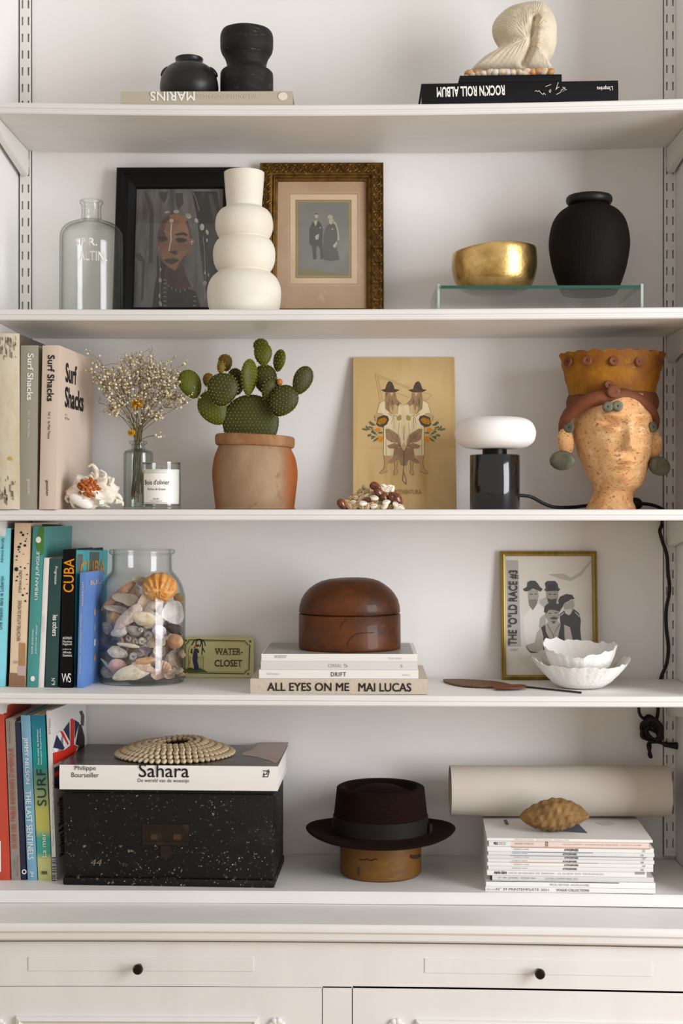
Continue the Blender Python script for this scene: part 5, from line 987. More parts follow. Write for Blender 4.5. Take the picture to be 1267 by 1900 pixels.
flat(root, 'grass', sp, c([(120, 640), (180, 620), (260, 640), (330, 630), (400, 665), (440, 692), (150, 690), (120, 670)]), mat('grass_print', '4f5d2e', .4, layers=[('noise', 300, S1, '2f3a1c', .45, .65)]), .0004)
for x in (180, 305, 333, 360, 378): flat(root, 'fence_rail', sp, c(stroke([(x, 450), (x - 4, 640)], 7)), ink('8a8a5c'), .0003)
flat(root, 'fence_rail', sp, c(stroke([(160, 478), (385, 482)], 6)), ink('8a8a5c'), .0003)
for q in ([(140, 690), (160, 560), (150, 420), (165, 330), (215, 260), (290, 225)], [(150, 620), (170, 520)]): flat(root, 'willow_trunk', sp, c(stroke(q, [14, 11, 9, 8, 7, 6][:len(q)])), ink('a07c45'), .0003)
for q in ([(290, 215), (240, 225), (205, 295)], [(300, 215), (275, 235), (265, 285)], [(330, 212), (345, 260), (325, 320)], [(350, 215), (362, 300), (352, 440)], [(365, 220), (395, 260), (403, 305)], [(360, 330), (395, 400)], [(250, 215), (320, 205), (385, 225)], [(210, 345), (190, 410)], [(200, 350), (208, 420)]): flat(root, 'willow_branch', sp, c(stroke(q, 15)), ink('2b2a22'), .0004)
flat(root, 'lady_dress', sp, c([(240, 350), (270, 340), (300, 350), (315, 400), (300, 415), (285, 390), (292, 470), (285, 530), (300, 590), (315, 645), (240, 655), (235, 600), (215, 500), (225, 420)]), ink('2b3048'), .0005)
flat(root, 'lady_face', sp, c(circ(268, 322, 16, 20)), ink('c9b287'), .0005); flat(root, 'lady_hair', sp, c([(232, 330), (250, 305), (262, 300), (252, 330), (240, 345)]), ink('6e4a26'), .0006)
flat(root, 'lady_hat', sp, c([(258, 288), (290, 282), (322, 290), (305, 315), (280, 322), (262, 305)]), ink('6e2420'), .0007)
TXB = ink('54442f')
txt(root, 'WATER-', c([(545, 338)])[0] + c([(955, 437)])[0], sp, TXB, 0, .022, .0005, name='sign_lettering'); txt(root, 'CLOSET', c([(538, 508)])[0] + c([(945, 610)])[0], sp, TXB, 0, .03, .0005, name='sign_lettering')
def serifs(xs, ys, wd, h=9): # slab ends of the letters
    for x in xs:
        for y in ys: flat(root, 'letter_serif', sp, c([(x - wd, y - h / 2), (x + wd, y - h / 2), (x + wd, y + h / 2), (x - wd, y + h / 2)]), TXB, .0006)
serifs((562, 596, 625), (342,), 15); serifs((650, 695, 752, 800, 865), (433,), 15); serifs((800, 865), (342,), 13); serifs((890,), (433,), 10); serifs((640, 913), (514, 606), 13); serifs((820,), (514, 606), 12)
for x, y in ((1062, 238), (1032, 715), (122, 225), (115, 690)): flat(root, 'screw_hole', sp, c(circ(x, y, 19, 17)), ink('6b5d43'), .0003)
# book stack with hat block
z0 = zt(3, X(628, .013)) + .0004
b, s, tp = lying('book', 'thick beige cloth book with bold black title at the bottom of the stack', 464.5, 793.5, 1260.5, 1288.5, .012, .205, mat('beige_canvas', 'c7bcae', .85, layers=[('noise', 500, S1, 'b5a999', .45, .65)], bump=('noise', 800, S1, .25)), z0, PAGES, rot=.4)
txt(b, 'ALL EYES ON ME', (496, 1266.5, 648, 1282), s, BLACK, 0, .017, gb, name='spine_lettering'); txt(b, 'MAI LUCAS', (665, 1267, 763, 1283), s, BLACK, 0, .017, gb, name='spine_lettering')
z1 = z0 + 28 * sc(.012) + .0002
b, s, tp = lying('magazine', 'white paperback on top of the beige cloth book', 480.5, 776, 1242, 1258, .016, .19, cover('white_cover', 'e6e2dd'), z1, WPAGES, hard=False, rot=.6, cat_='magazine')
txt(b, 'DRIFT', (614, 1247, 642, 1255), s, ink('3f3c3a'), 0, .004, .0009, name='spine_lettering', spacing=1.2); txt(b, 'San Francisco', (495, 1248, 517, 1252), s, ink('b5b0aa'), 0, 0, .0009, name='spine_lettering'); txt(b, 'Volume 2', (746, 1250, 761, 1254), s, ink('b5b0aa'), 0, 0, .0009, name='spine_lettering')
z2 = z1 + 16 * sc(.016) + .0002
b, s, tp = lying('magazine', 'pale grey paperback between the two white ones in the stack', 484, 774.5, 1225.5, 1241, .018, .19, cover('pale_grey_cover', 'd3d0cd'), z2, WPAGES, hard=False, rot=.4, cat_='magazine')
txt(b, 'CEREAL', (609, 1232, 634, 1238), s, ink('9c9894'), 0, 0, .0009, name='spine_lettering', spacing=1.2); txt(b, '5', (638, 1232, 645, 1238), s, ink('9c9894'), 0, 0, .0009, name='spine_lettering'); txt(b, '5', (743, 1233, 747, 1239), s, ink('9c9894'), 0, 0, .0009, name='spine_lettering')
z3 = z2 + 15.5 * sc(.018) + .0002
b, s, tp = lying('magazine', 'white paperback with grey photo cover directly under the hat block', 485, 774, 1211.5, 1225, .018, .195, cover('white_cover', 'e6e2dd'), z3, WPAGES, hard=False, rot=.4, cat_='magazine')
txt(b, 'water', (509, 1214.5, 533, 1221), s, ink('b0aca8'), 0, 0, .0009, name='spine_lettering'); txt(b, 'Volume nineteen', (720, 1219, 745, 1223), s, ink('c2beb9'), 0, 0, .0009, name='spine_lettering')
z4 = z3 + 13.5 * sc(.018)
part(b, 'cover_photo', ([tp.pt(u, v_, .0003) for u, v_ in ((.002, .002), (.245, .002), (.245, .193), (.002, .193))], [(0, 1, 2, 3)]), mat('grey_sea_photo', 'a9a7a5', .4, layers=[('noise', 12, (1, 3, 1), '8d8b8a', .4, .7)]), smooth=0, normals=False)
WOODB = mat('hat_block_wood', (92, 48, 12), .5, spec=.3, layers=[('noise', 9, (1, 1, 1.6), (58, 29, 8), .42, .62), ('noise', 60, (.3, 1, 1.5), (104, 60, 20), .6, .75), ('noise', 14, S1, (42, 24, 12), .58, .7)], bump=('noise', 60, (1, 1, .4), .12), coat=.1)
Y = .108; ctr = 649; ry0 = .083; xc = X(ctr, Y); zbk = z4 + .0006; s_ = sc(Y)
rows = [(1071.3, 662, 4), (1072.5, 656, 26), (1075, 652, 42), (1079, 650, 54), (1085, 649, 64), (1094, 648.5, 75), (1104, 648.5, 83), (1116, 648.5, 89.5), (1130, 648.5, 93), (1142, 648.5, 94), (1143.2, 648.5, 93)]
def stack(rows_, zmap):
    v, f = [], []; n = 56
    for py, cc_, hw in rows_:
        for j in range(n):
            a = 2 * math.pi * j / n; v.append(Vector((X(cc_, Y) + hw * s_ * math.cos(a), Y + ry0 * hw / 94.5 * math.sin(a), zmap(py))))
    for i in range(len(rows_) - 1):
        for j in range(n): k = (j + 1) % n; f.append((i * n + j, (i + 1) * n + j, (i + 1) * n + k, i * n + k))
    f += [tuple(range(n)), tuple(range(len(rows_) * n - 1, (len(rows_) - 1) * n - 1, -1))]; return v, f
zsp = EYE + (HZ - 1144) * sc(Y - .083); ztop = EYE + (HZ - 1071.3) * sc(Y)
zm = lambda py: zsp + .0012 + (1143.2 - py) / (1143.2 - 1071.3) * (ztop - zsp - .0012)
root = thing('hat_block', 'round brown wooden hat-maker block on the stack of magazines', 'hat block', (xc, Y, zbk))
part(root, 'dome_half', stack(rows, zm), WOODB, smooth=60); zl = lambda py: zbk + (1205 - py) / (1205 - 1146) * (zsp - .0008 - zbk)
part(root, 'lower_half', stack([(1146, 648.5, 93), (1147, 648.5, 94.3), (1200, 648.8, 94.6), (1204, 648.8, 94), (1205, 648.8, 92.5)], zl), WOODB, smooth=60)
part(root, 'split_core', stack([(1143.4, 648.5, 82), (1146, 648.5, 82)], lambda py: zsp + (.0016 if py < 1145 else -.001)), WOODB, smooth=0)
def onblock(px, py): # point on the front of the block
    x_ = (px - ctr) / 94.6; return W(px, py, Y - ry0 * math.sqrt(max(.05, 1 - x_ * x_)) - .0002)
for q in ([(644, 1200), (646, 1192), (651, 1184), (660, 1177), (672, 1174.5), (693, 1174)], [(631, 1166), (634, 1158), (643, 1149)]): part(root, 'crack', tube(cat([onblock(*p) for p in q], 4), .0006, 6), mat('dirt_and_shade_crack', '2e1d10', .8))  # dark colour carries both dirt and the shade inside the cracks
# gilt framed photograph of four men
pl = LN(.211, zt(3, X(1020, .22)) + .0003, 5.0); c = cp(910, 1010, 4.693); u0, _ = pl.uv(929.5, 1140); u1, _ = pl.uv(1109, 1140); _, v1 = pl.uv(1018, 1022.5)
root = thing('picture_frame', 'thin gold frame with black and white photograph of four hatted men', 'picture frame', pl.pt((u0 + u1) / 2, 0) + Vector((0, .005, 0)))
part(root, 'moulding', sweepframe(pl, u0, u1, 0, v1, [(0, -.009), (0, -.001), (.0015, .001), (.003, -.0005), (.005, .001), (.0075, 0), (.0085, -.003), (.0085, -.009)]), mat('pale_gold', 'a08a52', .4, .5, layers=[('noise', 60, (1, 1, .2), '7d6a3c', .45, .7)]), smooth=30)
part(root, 'back_board', pbox(pl, u0 + .001, u1 - .001, .001, v1 - .001, -.011, -.0075), mat('hardboard', '6a5a45', .8), smooth=0)
pic = pl.lift(-.0074); iu0, iu1, iv0, iv1 = u0 + .008, u1 - .008, .008, v1 - .008; lay[0] = 0
sheet = part(root, 'photo_print', ([pic.pt(u, v_, .0002) for u, v_ in ((iu0, iv0), (iu1, iv0), (iu1, iv1), (iu0, iv1))], [(0, 1, 2, 3)]), mat('studio_backdrop', 'e6e0d8', .45, layers=[('noise', 8, (1, 1, 1.5), 'dad3c9', .42, .68)]), smooth=0, normals=False)
art('drape_crease', [c([(500, 260), (640, 255), (700, 290), (780, 240), (880, 130), (885, 150), (790, 270), (700, 320), (600, 300)])], ink('bcb5a8'))
art('white_label_strip', [c(rect(132, 96, 250, 140))], ink('e3dfd9')); art('grey_label_strip', [c([(135, 138), (240, 138), (265, 890), (150, 892)])], ink('b4b1ac')); art('small_label', [c([(150, 897), (268, 897), (268, 962), (150, 950)])], ink('dedad3'))
GY = lambda h: mat('photo_' + h, h, .45, layers=[('noise', 60, S1, h, .4, .6)])
def men(name, h, *polys):
    for p in polys: art(name, [c(p)], ink(h, .45))
men('shirt', 'efeae3', [(350, 560), (410, 510), (470, 560), (480, 640), (440, 720), (460, 860), (420, 900), (340, 910), (300, 830), (280, 640)])
men('shirt_shade', 'b3aea6', [(430, 640), (480, 600), (480, 700), (450, 760), (420, 720)], [(300, 880), (400, 850), (420, 930), (360, 945), (320, 920)])
men('belt', '4a4745', [(310, 880), (340, 925), (420, 945), (350, 948), (320, 915)])
men('face', 'a9a39b', [(330, 395), (410, 390), (420, 450), (405, 520), (365, 575), (335, 530), (322, 450)]); men('beard', '827c75', [(330, 480), (405, 480), (400, 525), (370, 572), (338, 535)])
men('hat', '3a3735', [(280, 390), (315, 370), (320, 330), (350, 315), (390, 318), (415, 345), (430, 370), (455, 390), (435, 412), (370, 385), (320, 410), (295, 408)])
men('coat', 'bdb7ae', [(420, 490), (480, 460), (600, 480), (600, 560), (480, 560), (440, 525)])
men('face', '99938b', [(480, 400), (590, 400), (590, 470), (570, 520), (510, 520), (485, 470)]); men('beard', '38332f', [(495, 470), (530, 480), (575, 470), (570, 520), (535, 535), (505, 520)])
men('hat', '35322f', [(465, 400), (480, 380), (472, 340), (490, 320), (560, 318), (585, 345), (590, 380), (607, 390), (590, 410), (560, 400), (490, 410)])
men('hat_band', '191716', [(495, 350), (565, 350), (568, 405), (497, 408)])
men('dark_vest', '2c2a29', [(600, 610), (650, 570), (720, 560), (770, 600), (785, 660), (780, 740), (790, 840), (700, 860), (610, 720)])
men('face', 'aaa39a', [(630, 520), (720, 480), (732, 530), (715, 580), (690, 610), (650, 590)]); men('beard', 'd2ccc3', [(640, 570), (705, 560), (700, 605), (680, 618), (650, 600)])
men('beret', '262423', [(588, 490), (605, 455), (660, 432), (710, 440), (732, 475), (700, 480), (640, 515), (620, 560), (598, 540)])
men('collar_line', 'cbc5bc', stroke([(735, 590), (775, 630)], 8), stroke([(600, 625), (640, 595)], 7))
men('arm', 'bdb6ac', [(400, 780), (440, 720), (470, 740), (470, 900), (410, 940), (385, 860)], [(640, 700), (690, 720), (715, 830), (650, 900)])
men('tank_top', '2a2827', [(440, 725), (475, 700), (480, 760), (520, 840), (580, 820), (610, 700), (635, 700), (650, 880), (640, 920), (460, 920), (460, 800)])
men('chest', 'b1aaa0', [(475, 705), (510, 670), (590, 670), (610, 700), (585, 815), (530, 840), (485, 770)])
men('necklace', '4b4642', stroke([(495, 700), (545, 790), (600, 695)], 6), stroke([(490, 690), (548, 800), (548, 825)], 5))
men('face', 'a69f95', [(480, 580), (590, 570), (600, 620), (580, 670), (545, 690), (505, 670), (482, 630)]); men('moustache', '45403b', [(515, 640), (550, 628), (590, 640), (570, 655), (535, 655)], [(530, 668), (570, 668), (555, 690), (540, 688)])
men('cap', '2f2c2a', [(465, 590), (470, 545), (490, 520), (540, 510), (600, 520), (615, 560), (600, 590), (560, 572), (510, 572), (485, 600)])
men('eye', '3b3733', stroke([(505, 602), (530, 600)], 9), stroke([(555, 598), (580, 596)], 9), stroke([(505, 435), (525, 435)], 8), stroke([(545, 435), (570, 435)], 8), stroke([(345, 435), (365, 433)], 7), stroke([(385, 433), (402, 433)], 7))
txt(sheet, 'THE "O"LD RACE #3', (943, 1058, 961, 1197), pic, BLACK, 90, .02, .0025, name='printed_lettering', lean=-1.2)
txt(sheet, '019417', (947, 1203, 961, 1208), pic, ink('8a8680'), 0, 0, .0025, name='printed_lettering')
part(root, 'glass_pane', pbox(pl, u0 + .0083, u1 - .0083, .0083, v1 - .0083, -.0009, -.0004), MATS['picture_glass'], smooth=0)
# papier mache bowls, one in the other
PAPM = mat('white_papier_mache', 'eeebe7', .85, bump=('noise', 130, S1, .9))
def jagbowl(cx, Y, pts, zb, rimfn, rough_, seg=150):
    s_ = sc(Y); n = len(pts); v, f = [], []; zmax = pts[-1][1]
    P_ = [(r * s_, z * s_) for r, z in pts]; Q_ = [(max(r - .0022, 0), z + .0026) for r, z in P_[:-1]] + [(P_[-1][0] - .0016, P_[-1][1])]
    allp = P_ + Q_[::-1]; m = len(allp)
    for j in range(seg):
        a = 2 * math.pi * j / seg; jag = rimfn(a) * s_
        for r, z in allp:
            k = (z / (zmax * s_)); kk = max(0, k) ** 1.6; w_ = 1 + rough_ * (math.sin(9 * a + z * 400) * .4 + math.sin(17 * a - z * 700) * .3) * k
            v.append(Vector((X(cx, Y) + r * w_ * math.cos(a), Y + r * w_ * .92 * math.sin(a), zb + z + jag * kk)))
    for j in range(seg):
        k = (j + 1) % seg
        for i in range(m - 1): f.append((j * m + i, k * m + i, k * m + i + 1, j * m + i + 1))
    bm = tobm((v, f)); bmesh.ops.remove_doubles(bm, verts=bm.verts[:], dist=1e-6); return frombm(bm)
J1 = [rnd.uniform(-1, 1) for _ in range(75)]; J2 = [rnd.uniform(-1, 1) for _ in range(50)]
def noise1(tab, a, amp): x = a / (2 * math.pi) * len(tab); i = int(x) % len(tab); t = x - int(x); return amp * (tab[i] * (1 - t) + tab[(i + 1) % len(tab)] * t)
Y = .108; zb = zt(3, X(1080, Y)) + .0003
solo('paper_bowl', jagbowl(1078, Y, [(0, 0), (24, 0), (40, 2), (55, 11), (70, 25), (82, 38), (90, 49)], zb, lambda a: noise1(J1, a, 2.5) + 6 * abs(math.cos(a)) ** 6 - 4 * max(0, -math.sin(a)), .012), PAPM, 'wide white papier-mache bowl with torn rim standing on the shelf', 'bowl', smooth=70)
solo('paper_bowl', jagbowl(1076, Y + .004, [(0, 0), (30, 2), (46, 14), (56, 28), (63, 44), (68, 62)], zb + .0125, lambda a: noise1(J2, a, 3.4) + 10 * max(0, math.sin(a)) + 5 * math.sin(2 * a + 2.2) - 9 * max(0, -math.sin(a)), .012), PAPM, 'smaller white papier-mache bowl with torn rim nested in the wide one', 'bowl', smooth=70)
# dried leaf blades on a stem
zs = zt(3, X(950, .1)); hp = HP(zs + .002); LEAFM = mat('brown_dry_leaf', '6d4a30', .6, layers=[('noise', 40, (3, 1, 1), '553723', .45, .7)], bump=('noise', 90, (.3, 1, 1), .4))
root = thing('dried_leaf', 'two flat brown dried leaf blades on a thin dark stem beside the white bowl', 'dried leaf', hp.at(920, 1273))
def blade(pts): q = cat([hp.at(*p) for p in pts], 4, True); return prism([p + Vector((0, 0, .0016)) for p in q], [p - Vector((0, 0, .0004)) for p in q])
part(root, 'long_blade', blade([(822, 1263), (830, 1261.5), (870, 1262), (910, 1264.5), (935, 1268), (948, 1272), (935, 1274.5), (900, 1275.5), (860, 1273.5), (832, 1268)]), LEAFM, smooth=30)
part(root, 'short_blade', mv(blade([(914, 1278), (922, 1275.5), (945, 1274), (968, 1274), (977, 1276.5), (965, 1279.5), (940, 1280.5), (920, 1280)]), (0, 0, .0022)), mat('rust_dry_leaf', '6f3a22', .6, layers=[('noise', 50, S1, '4f2716', .45, .7)]), smooth=30)
part(root, 'stem', tube(cat([hp.at(940, 1273), hp.at(980, 1275), hp.at(1030, 1280), hp.at(1078, 1285)], 5), [.0016] * 15 + [.0018], 8), mat('dark_stem', '2d211b', .6), smooth=60)
# ================================================================ bottom shelf
Y = .066
b, s, cv = upright('book', 'red hardback at the end of the bottom row', 4, -16, 9.5, 1312, -4, 20, Y, .15, cover('red_cover', 'b04a3c', .3), rot=4)
part(b, 'title_label', ([s.at(x, y, gb) for x, y in ((-6, 1560), (2, 1560), (2.5, 1617), (-5, 1617))], [(0, 3, 2, 1)]), WHITE, smooth=0, normals=False)
b, s, cv = upright('book', 'grey paperback with thin red title on spine', 4, 10.5, 27.3, 1334, 21.5, 39, Y - .001, .14, cover('warm_grey_cover', '8d857c'), hard=False, rot=4)
RT_ = ink('a5402f'); txt(b, "GUIDE DES TRIBUS INDIENNES D'AMÉRIQUE", (17.5, 1388, 30, 1574), s, RT_, 90, .0, gb, name='spine_lettering', lean=2.1)
txt(b, 'Arnold Marquis', (16.5, 1339, 20.5, 1379), s, ink('4b463f'), 90, 0, gb, name='spine_lettering', lean=2.1); txt(b, 'Éditions du Rocher', (30.5, 1587, 34, 1625), s, ink('4b463f'), 90, 0, gb, name='spine_lettering'); txt(b, 'Le Mail', (25.5, 1595, 28, 1612), s, ink('4b463f'), 90, 0, gb, name='spine_lettering')
b, s, cv = upright('book', 'dark navy book with white ring at foot of spine', 4, 28.5, 38, 1340, 39.6, 51, Y, .14, cover('navy_cover', '20223a', .35), hard=False, rot=4)
flat(b, 'ring_mark', s, circ(45.5, 1617, 4.4, 4.6), WHITE, gb); flat(b, 'ring_centre', s, circ(45.5, 1617, 2.6, 2.8), ink('20223a'), gb + .0001)
b, s, cv = upright('book', 'light blue hardback with white capitals down its spine', 4, 38.5, 56.5, 1327, 51.6, 70, Y - .001, .15, cover('steel_blue_cover', '7ba3b8', .45), rot=4)
txt(b, 'JIMMY NELSON', (44.5, 1368, 54, 1454), s, WHITE, -90, .0, gb, name='spine_lettering', lean=2.3); txt(b, 'THE LAST SENTINELS', (50, 1467, 60.5, 1594), s, WHITE, -90, .0, gb, name='spine_lettering', lean=2.3); txt(b, 'JN', (56, 1616, 63, 1626), s, WHITE, -90, .01, gb, name='spine_lettering')
b, s, cv = upright('book', 'sea green and yellow paperback with dark surf title', 4, 57.5, 84.5, 1327, 71, 97, Y - .002, .15, cover('sea_cover', '2f6f86', .3, layers=[('grad', 1, S1, '2f8a86', .27, .2), ('grad', 1, S1, 'b5b36a', .19, .11), ('grad', 1, S1, '4f9a8c', .085, .07), ('grad', 1, S1, 'b9bb86', .045, .035), ('noise', 25, S1, '3d7f86', .58, .75)]), hard=False, rot=4)
txt(b, 'SURF', (69, 1427, 86, 1495), s, ink('16302f'), 90, .0, gb, name='spine_lettering', lean=2.2, spacing=1.05); txt(b, 'La mer', (77, 1545, 86, 1590), s, ink('d8d8b8'), 90, .0, gb, name='spine_lettering', lean=2.2)
txt(b, 'Petit traité de bonheur', (69.5, 1352, 72.5, 1418), s, WHITE, 90, 0, gb, name='spine_lettering', lean=2.2); txt(b, 'Philosophie Benjamin Guillot', (75, 1351, 78, 1418), s, WHITE, 90, 0, gb, name='spine_lettering', lean=2.2)
txt(b, 'mm', (77.5, 1616, 88, 1622), s, ink('2d2a1c'), 0, .03, gb, name='spine_lettering')
b, s, cv = upright('magazine', 'white surf magazine with flag artwork on its cover', 4, 86, 97, 1318.5, 97.5, 105.5, Y - .004, .165, cover('white_gloss_cover', 'dcdad8', .3), WPAGES, hard=False, rot=9, cat_='magazine')
txt(b, 'Surf Session', (91, 1333, 94.5, 1362), s, ink('4a4744'), 90, 0, gb, name='spine_lettering'); txt(b, 'Sept Octobre 2014', (98, 1450, 100.5, 1570), s, ink('8d8984'), 90, 0, gb, name='spine_lettering')
for k in range(16): flat(b, 'barcode_bar', s, [(97.5, 1590 + 2.8 * k), (104.5, 1590 + 2.8 * k), (104.5, 1590 + 2.8 * k + (1.1 if k % 3 else 1.8)), (97.5, 1590 + 2.8 * k + (1.1 if k % 3 else 1.8))], BLACK, gb)
c = cp(0, 1290, 5.135); NAV = ink('262a44'); REDP = ink('c43a32'); WHP = ink('e6e4e2')
def cvp(name, pts, m, k): flat(b, name, cv, c(pts), m, .0006 + .0002 * k)
cvp('flag_white', [(505, 520), (540, 370), (570, 335), (600, 330), (660, 245), (690, 220), (760, 255), (780, 300), (740, 520), (620, 600), (510, 670), (515, 900), (600, 895), (590, 640)], WHP, 0)
cvp('flag_navy', [(600, 330), (658, 250), (662, 440)], NAV, 1); cvp('flag_navy', [(505, 500), (538, 378), (612, 500), (600, 520)], NAV, 1); cvp('flag_navy', [(706, 232), (752, 262), (745, 290), (706, 420)], NAV, 1); cvp('flag_navy', [(512, 690), (560, 670), (590, 650), (600, 895), (515, 885)], NAV, 1)
cvp('flag_red', [(668, 235), (685, 220), (703, 235), (700, 470), (740, 490), (700, 560), (620, 605), (505, 660), (502, 550), (610, 520), (665, 480)], REDP, 2); cvp('flag_red', [(565, 340), (595, 345), (650, 460), (640, 475)], REDP, 2); cvp('flag_red', [(512, 745), (570, 700), (575, 745), (515, 780)], REDP, 2)
cvp('dark_jacket', [(750, 270), (775, 300), (800, 400), (800, 560), (740, 610), (725, 560), (745, 480), (715, 470)], ink('23201f'), 3); cvp('jacket_zip', stroke([(765, 150), (785, 200), (778, 290)], 26), ink('4f4b48'), 3)
txt(b, 'Rockers & Bonneville', (107.5, 1479, 117, 1588), cv, BLACK, 90, .012, .0009, name='cover_lettering')
# black deed box
rt = 2.6; r = R(rt); Yb = .036; xl_ = X(118, Yb); z0 = zt(4, X(310, .1)) + .0004
A = Vector((math.cos(r), -math.sin(r), 0)); C = Vector((math.sin(r), math.cos(r), 0)); O = Vector((xl_, Yb, z0)); wd = (X(509, Yb) - xl_) / math.cos(r); ht = W(118, 1461.5, Yb).z - z0; dp = .165
def BX(vf): return [O + A * p.x + C * p.y + UP * p.z for p in vf[0]], vf[1]
TIN = mat('scuffed_black_tin', '0d0c0b', .6, spec=.25, layers=[('noise', 18, S1, '1c1815', .5, .7), ('noise', 120, (1, 1, 1.2), '8f8577', .645, .675), ('noise', 38, S1, '6b5a40', .68, .73), ('noise', 230, S1, 'b3aca0', .655, .69), ('noise', 13, S1, '0d0c0b', .52, .44), ('noise', 260, (1, 1, .8), '9d9588', .67, .70)], bump=('noise', 60, S1, .4))
root = thing('deed_box', 'scuffed black metal box with rusty lock plate under the white book', 'box', O + A * wd / 2 + C * dp / 2)
part(root, 'body', BX(rbox(0.001, wd - .001, .001, dp, .0125, ht - .0075, .002)), TIN, smooth=30); part(root, 'base_lip', BX(rbox(-.001, wd + .001, -.002, dp + .001, 0, .0122, .002)), TIN, smooth=30)
part(root, 'lid', BX(rbox(-.001, wd + .001, -.0012, dp + .001, ht - .0072, ht, .002)), TIN, smooth=30)
fp = PL(O + C * .001, A, UP); RUSTM = mat('rusty_plate', '241a14', .8, spec=.2, layers=[('noise', 60, S1, '3d2c20', .5, .7), ('noise', 120, S1, '1b1613', .55, .7)])
def bpl(x0, y0, x1, y1, t): (ua, va), (ub, vb) = fp.uv(x0, y1), fp.uv(x1, y0); return pbox(fp, ua, ub, va, vb, 0, t)
lk_ = part(root, 'lock_plate', bpl(264, 1530, 350, 1567, .0012), RUSTM, smooth=0, label='rusty rectangular lock plate'); part(lk_, 'plate_rim', bpl(264, 1562, 350, 1567, .003), RUSTM, smooth=0); part(lk_, 'keyhole_mark', bpl(280, 1548, 292, 1557, .0016), mat('bare_metal', '4a3a2e', .5, .5), smooth=0); part(lk_, 'keyhole_mark', bpl(322, 1548, 336, 1557, .0016), MATS['bare_metal'], smooth=0)
hs = part(root, 'hasp', bpl(298, 1569, 318, 1592, .002), RUSTM, smooth=0); part(root, 'finger_notch', bpl(296, 1627, 328, 1633.5, .0035), TIN, smooth=0)
txt(root, '44', (168, 1594, 189, 1606), fp, ink('6d665c'), 0, 0, .0006, name='painted_number', shear=.2)
# white book on the box
zs = z0 + ht + .0003; Yk = .022; rk = 1.8
b, s, tp = lying('book', 'large white-spined desert photography book lying on the black box', 110.5, 516, 1415, 1460.5, Yk, .2, mat('sahara_cover', 'e9e5e0', .3), zs, WPAGES, rot=rk)
txt(b, 'Philippe', (139, 1420.5, 178.5, 1431), s, ink('3d3936'), 0, 0, gb, name='spine_lettering'); txt(b, 'Bourseiller', (133, 1433, 184, 1442), s, ink('3d3936'), 0, 0, gb, name='spine_lettering')
txt(b, 'Sahara', (258, 1416.5, 351, 1442), s, BLACK, 0, .004, gb, name='spine_lettering'); txt(b, 'De wereld van de woestijn', (256, 1444.5, 351, 1453), s, ink('3d3936'), 0, 0, gb, name='spine_lettering')
for q in ([(488, 1430), (499, 1430)], [(488, 1437), (495, 1436), (499, 1427)], [(487, 1441), (497, 1441), (500, 1430)], [(490, 1433), (490, 1440)]): flat(b, 'publisher_mark', s, stroke(q, 1.6), BLACK, gb)
lw_ = (s.uv(516, 1440)[0])
part(b, 'cover_photo', ([tp.pt(u, v_, .0003) for u, v_ in ((.0005, .0005), (lw_, .0005), (lw_, .1995), (.0005, .1995))], [(0, 1, 2, 3)]), mat('desert_night_photo', '2a2623', .3, spec=.3, layers=[('noise', 11, (1, 1.5, 1), '5c5854', .5, .64), ('noise', 16, (1, 2, 1), '8a5230', .62, .7)], coat=.1), smooth=0, normals=False)
flat(b, 'sand_photo', tp, [(p.x, p.y) for p in cat([(448, 1400, 0), (470, 1390, 0), (478, 1381, 0), (492, 1374, 0), (505, 1369, 0), (537, 1369, 0), (516, 1414, 0), (500, 1412, 0), (476, 1405, 0)], 4, True)], mat('sand_photo', '7d5a42', .15, layers=[('noise', 20, S1, '94714f', .45, .65)]), .0006)
# cowrie collar
zc_ = tp.P.z + .0008; hp = HP(zc_); cc_ = hp.at(332, 1389); cc_.y = .122
root = thing('cowrie_collar', 'round collar of sewn cowrie shells lying on the white-spined book', 'necklace', (cc_.x, cc_.y, zc_))
LEA = mat('collar_leather', '6e5238', .8)
part(root, 'leather_backing', mv(lathe([(.026, .0), (.026, .010), (.05, .012), (.075, .009), (.092, .003), (.092, 0)], 64, closed=True), (cc_.x, cc_.y, zc_)), LEA)
COWC = mat('collar_cowrie', 'd3c4ac', .4, layers=[('noise', 60, S1, 'bda98c', .45, .7)]); ccm = mesh('cowrie', cowrie(.0142, 9, 6), [COWC, SLIT], Vector(), 60); Lr = Vector((cc_.x, cc_.y, zc_))
tot = 0
for kr, (rr, zz) in enumerate(((.0955, .0035), (.0845, .0085), (.0735, .0125), (.0625, .0155), (.0515, .0175), (.0405, .0185), (.0300, .017))):
    n = int(2 * math.pi * rr / .0103)
    for j in range(n):
        if tot >= 300: break
        a = 2 * math.pi * (j + .5 * (kr % 2)) / n
        o = bpy.data.objects.new('cowrie', ccm); COL.objects.link(o); o.parent = root; tot += 1
        lift_ = .004 * max(0, math.cos(a - .7)) if kr > 3 else 0
        o.matrix_local = Matrix.Translation((rr * math.cos(a), rr * .98 * math.sin(a), zz + lift_)) @ Matrix.Rotation(a, 4, 'Z') @ Matrix.Rotation(R(14 + 3 * kr), 4, 'Y') @ Matrix.Rotation(R(rnd.uniform(-12, 12)), 4, 'X')
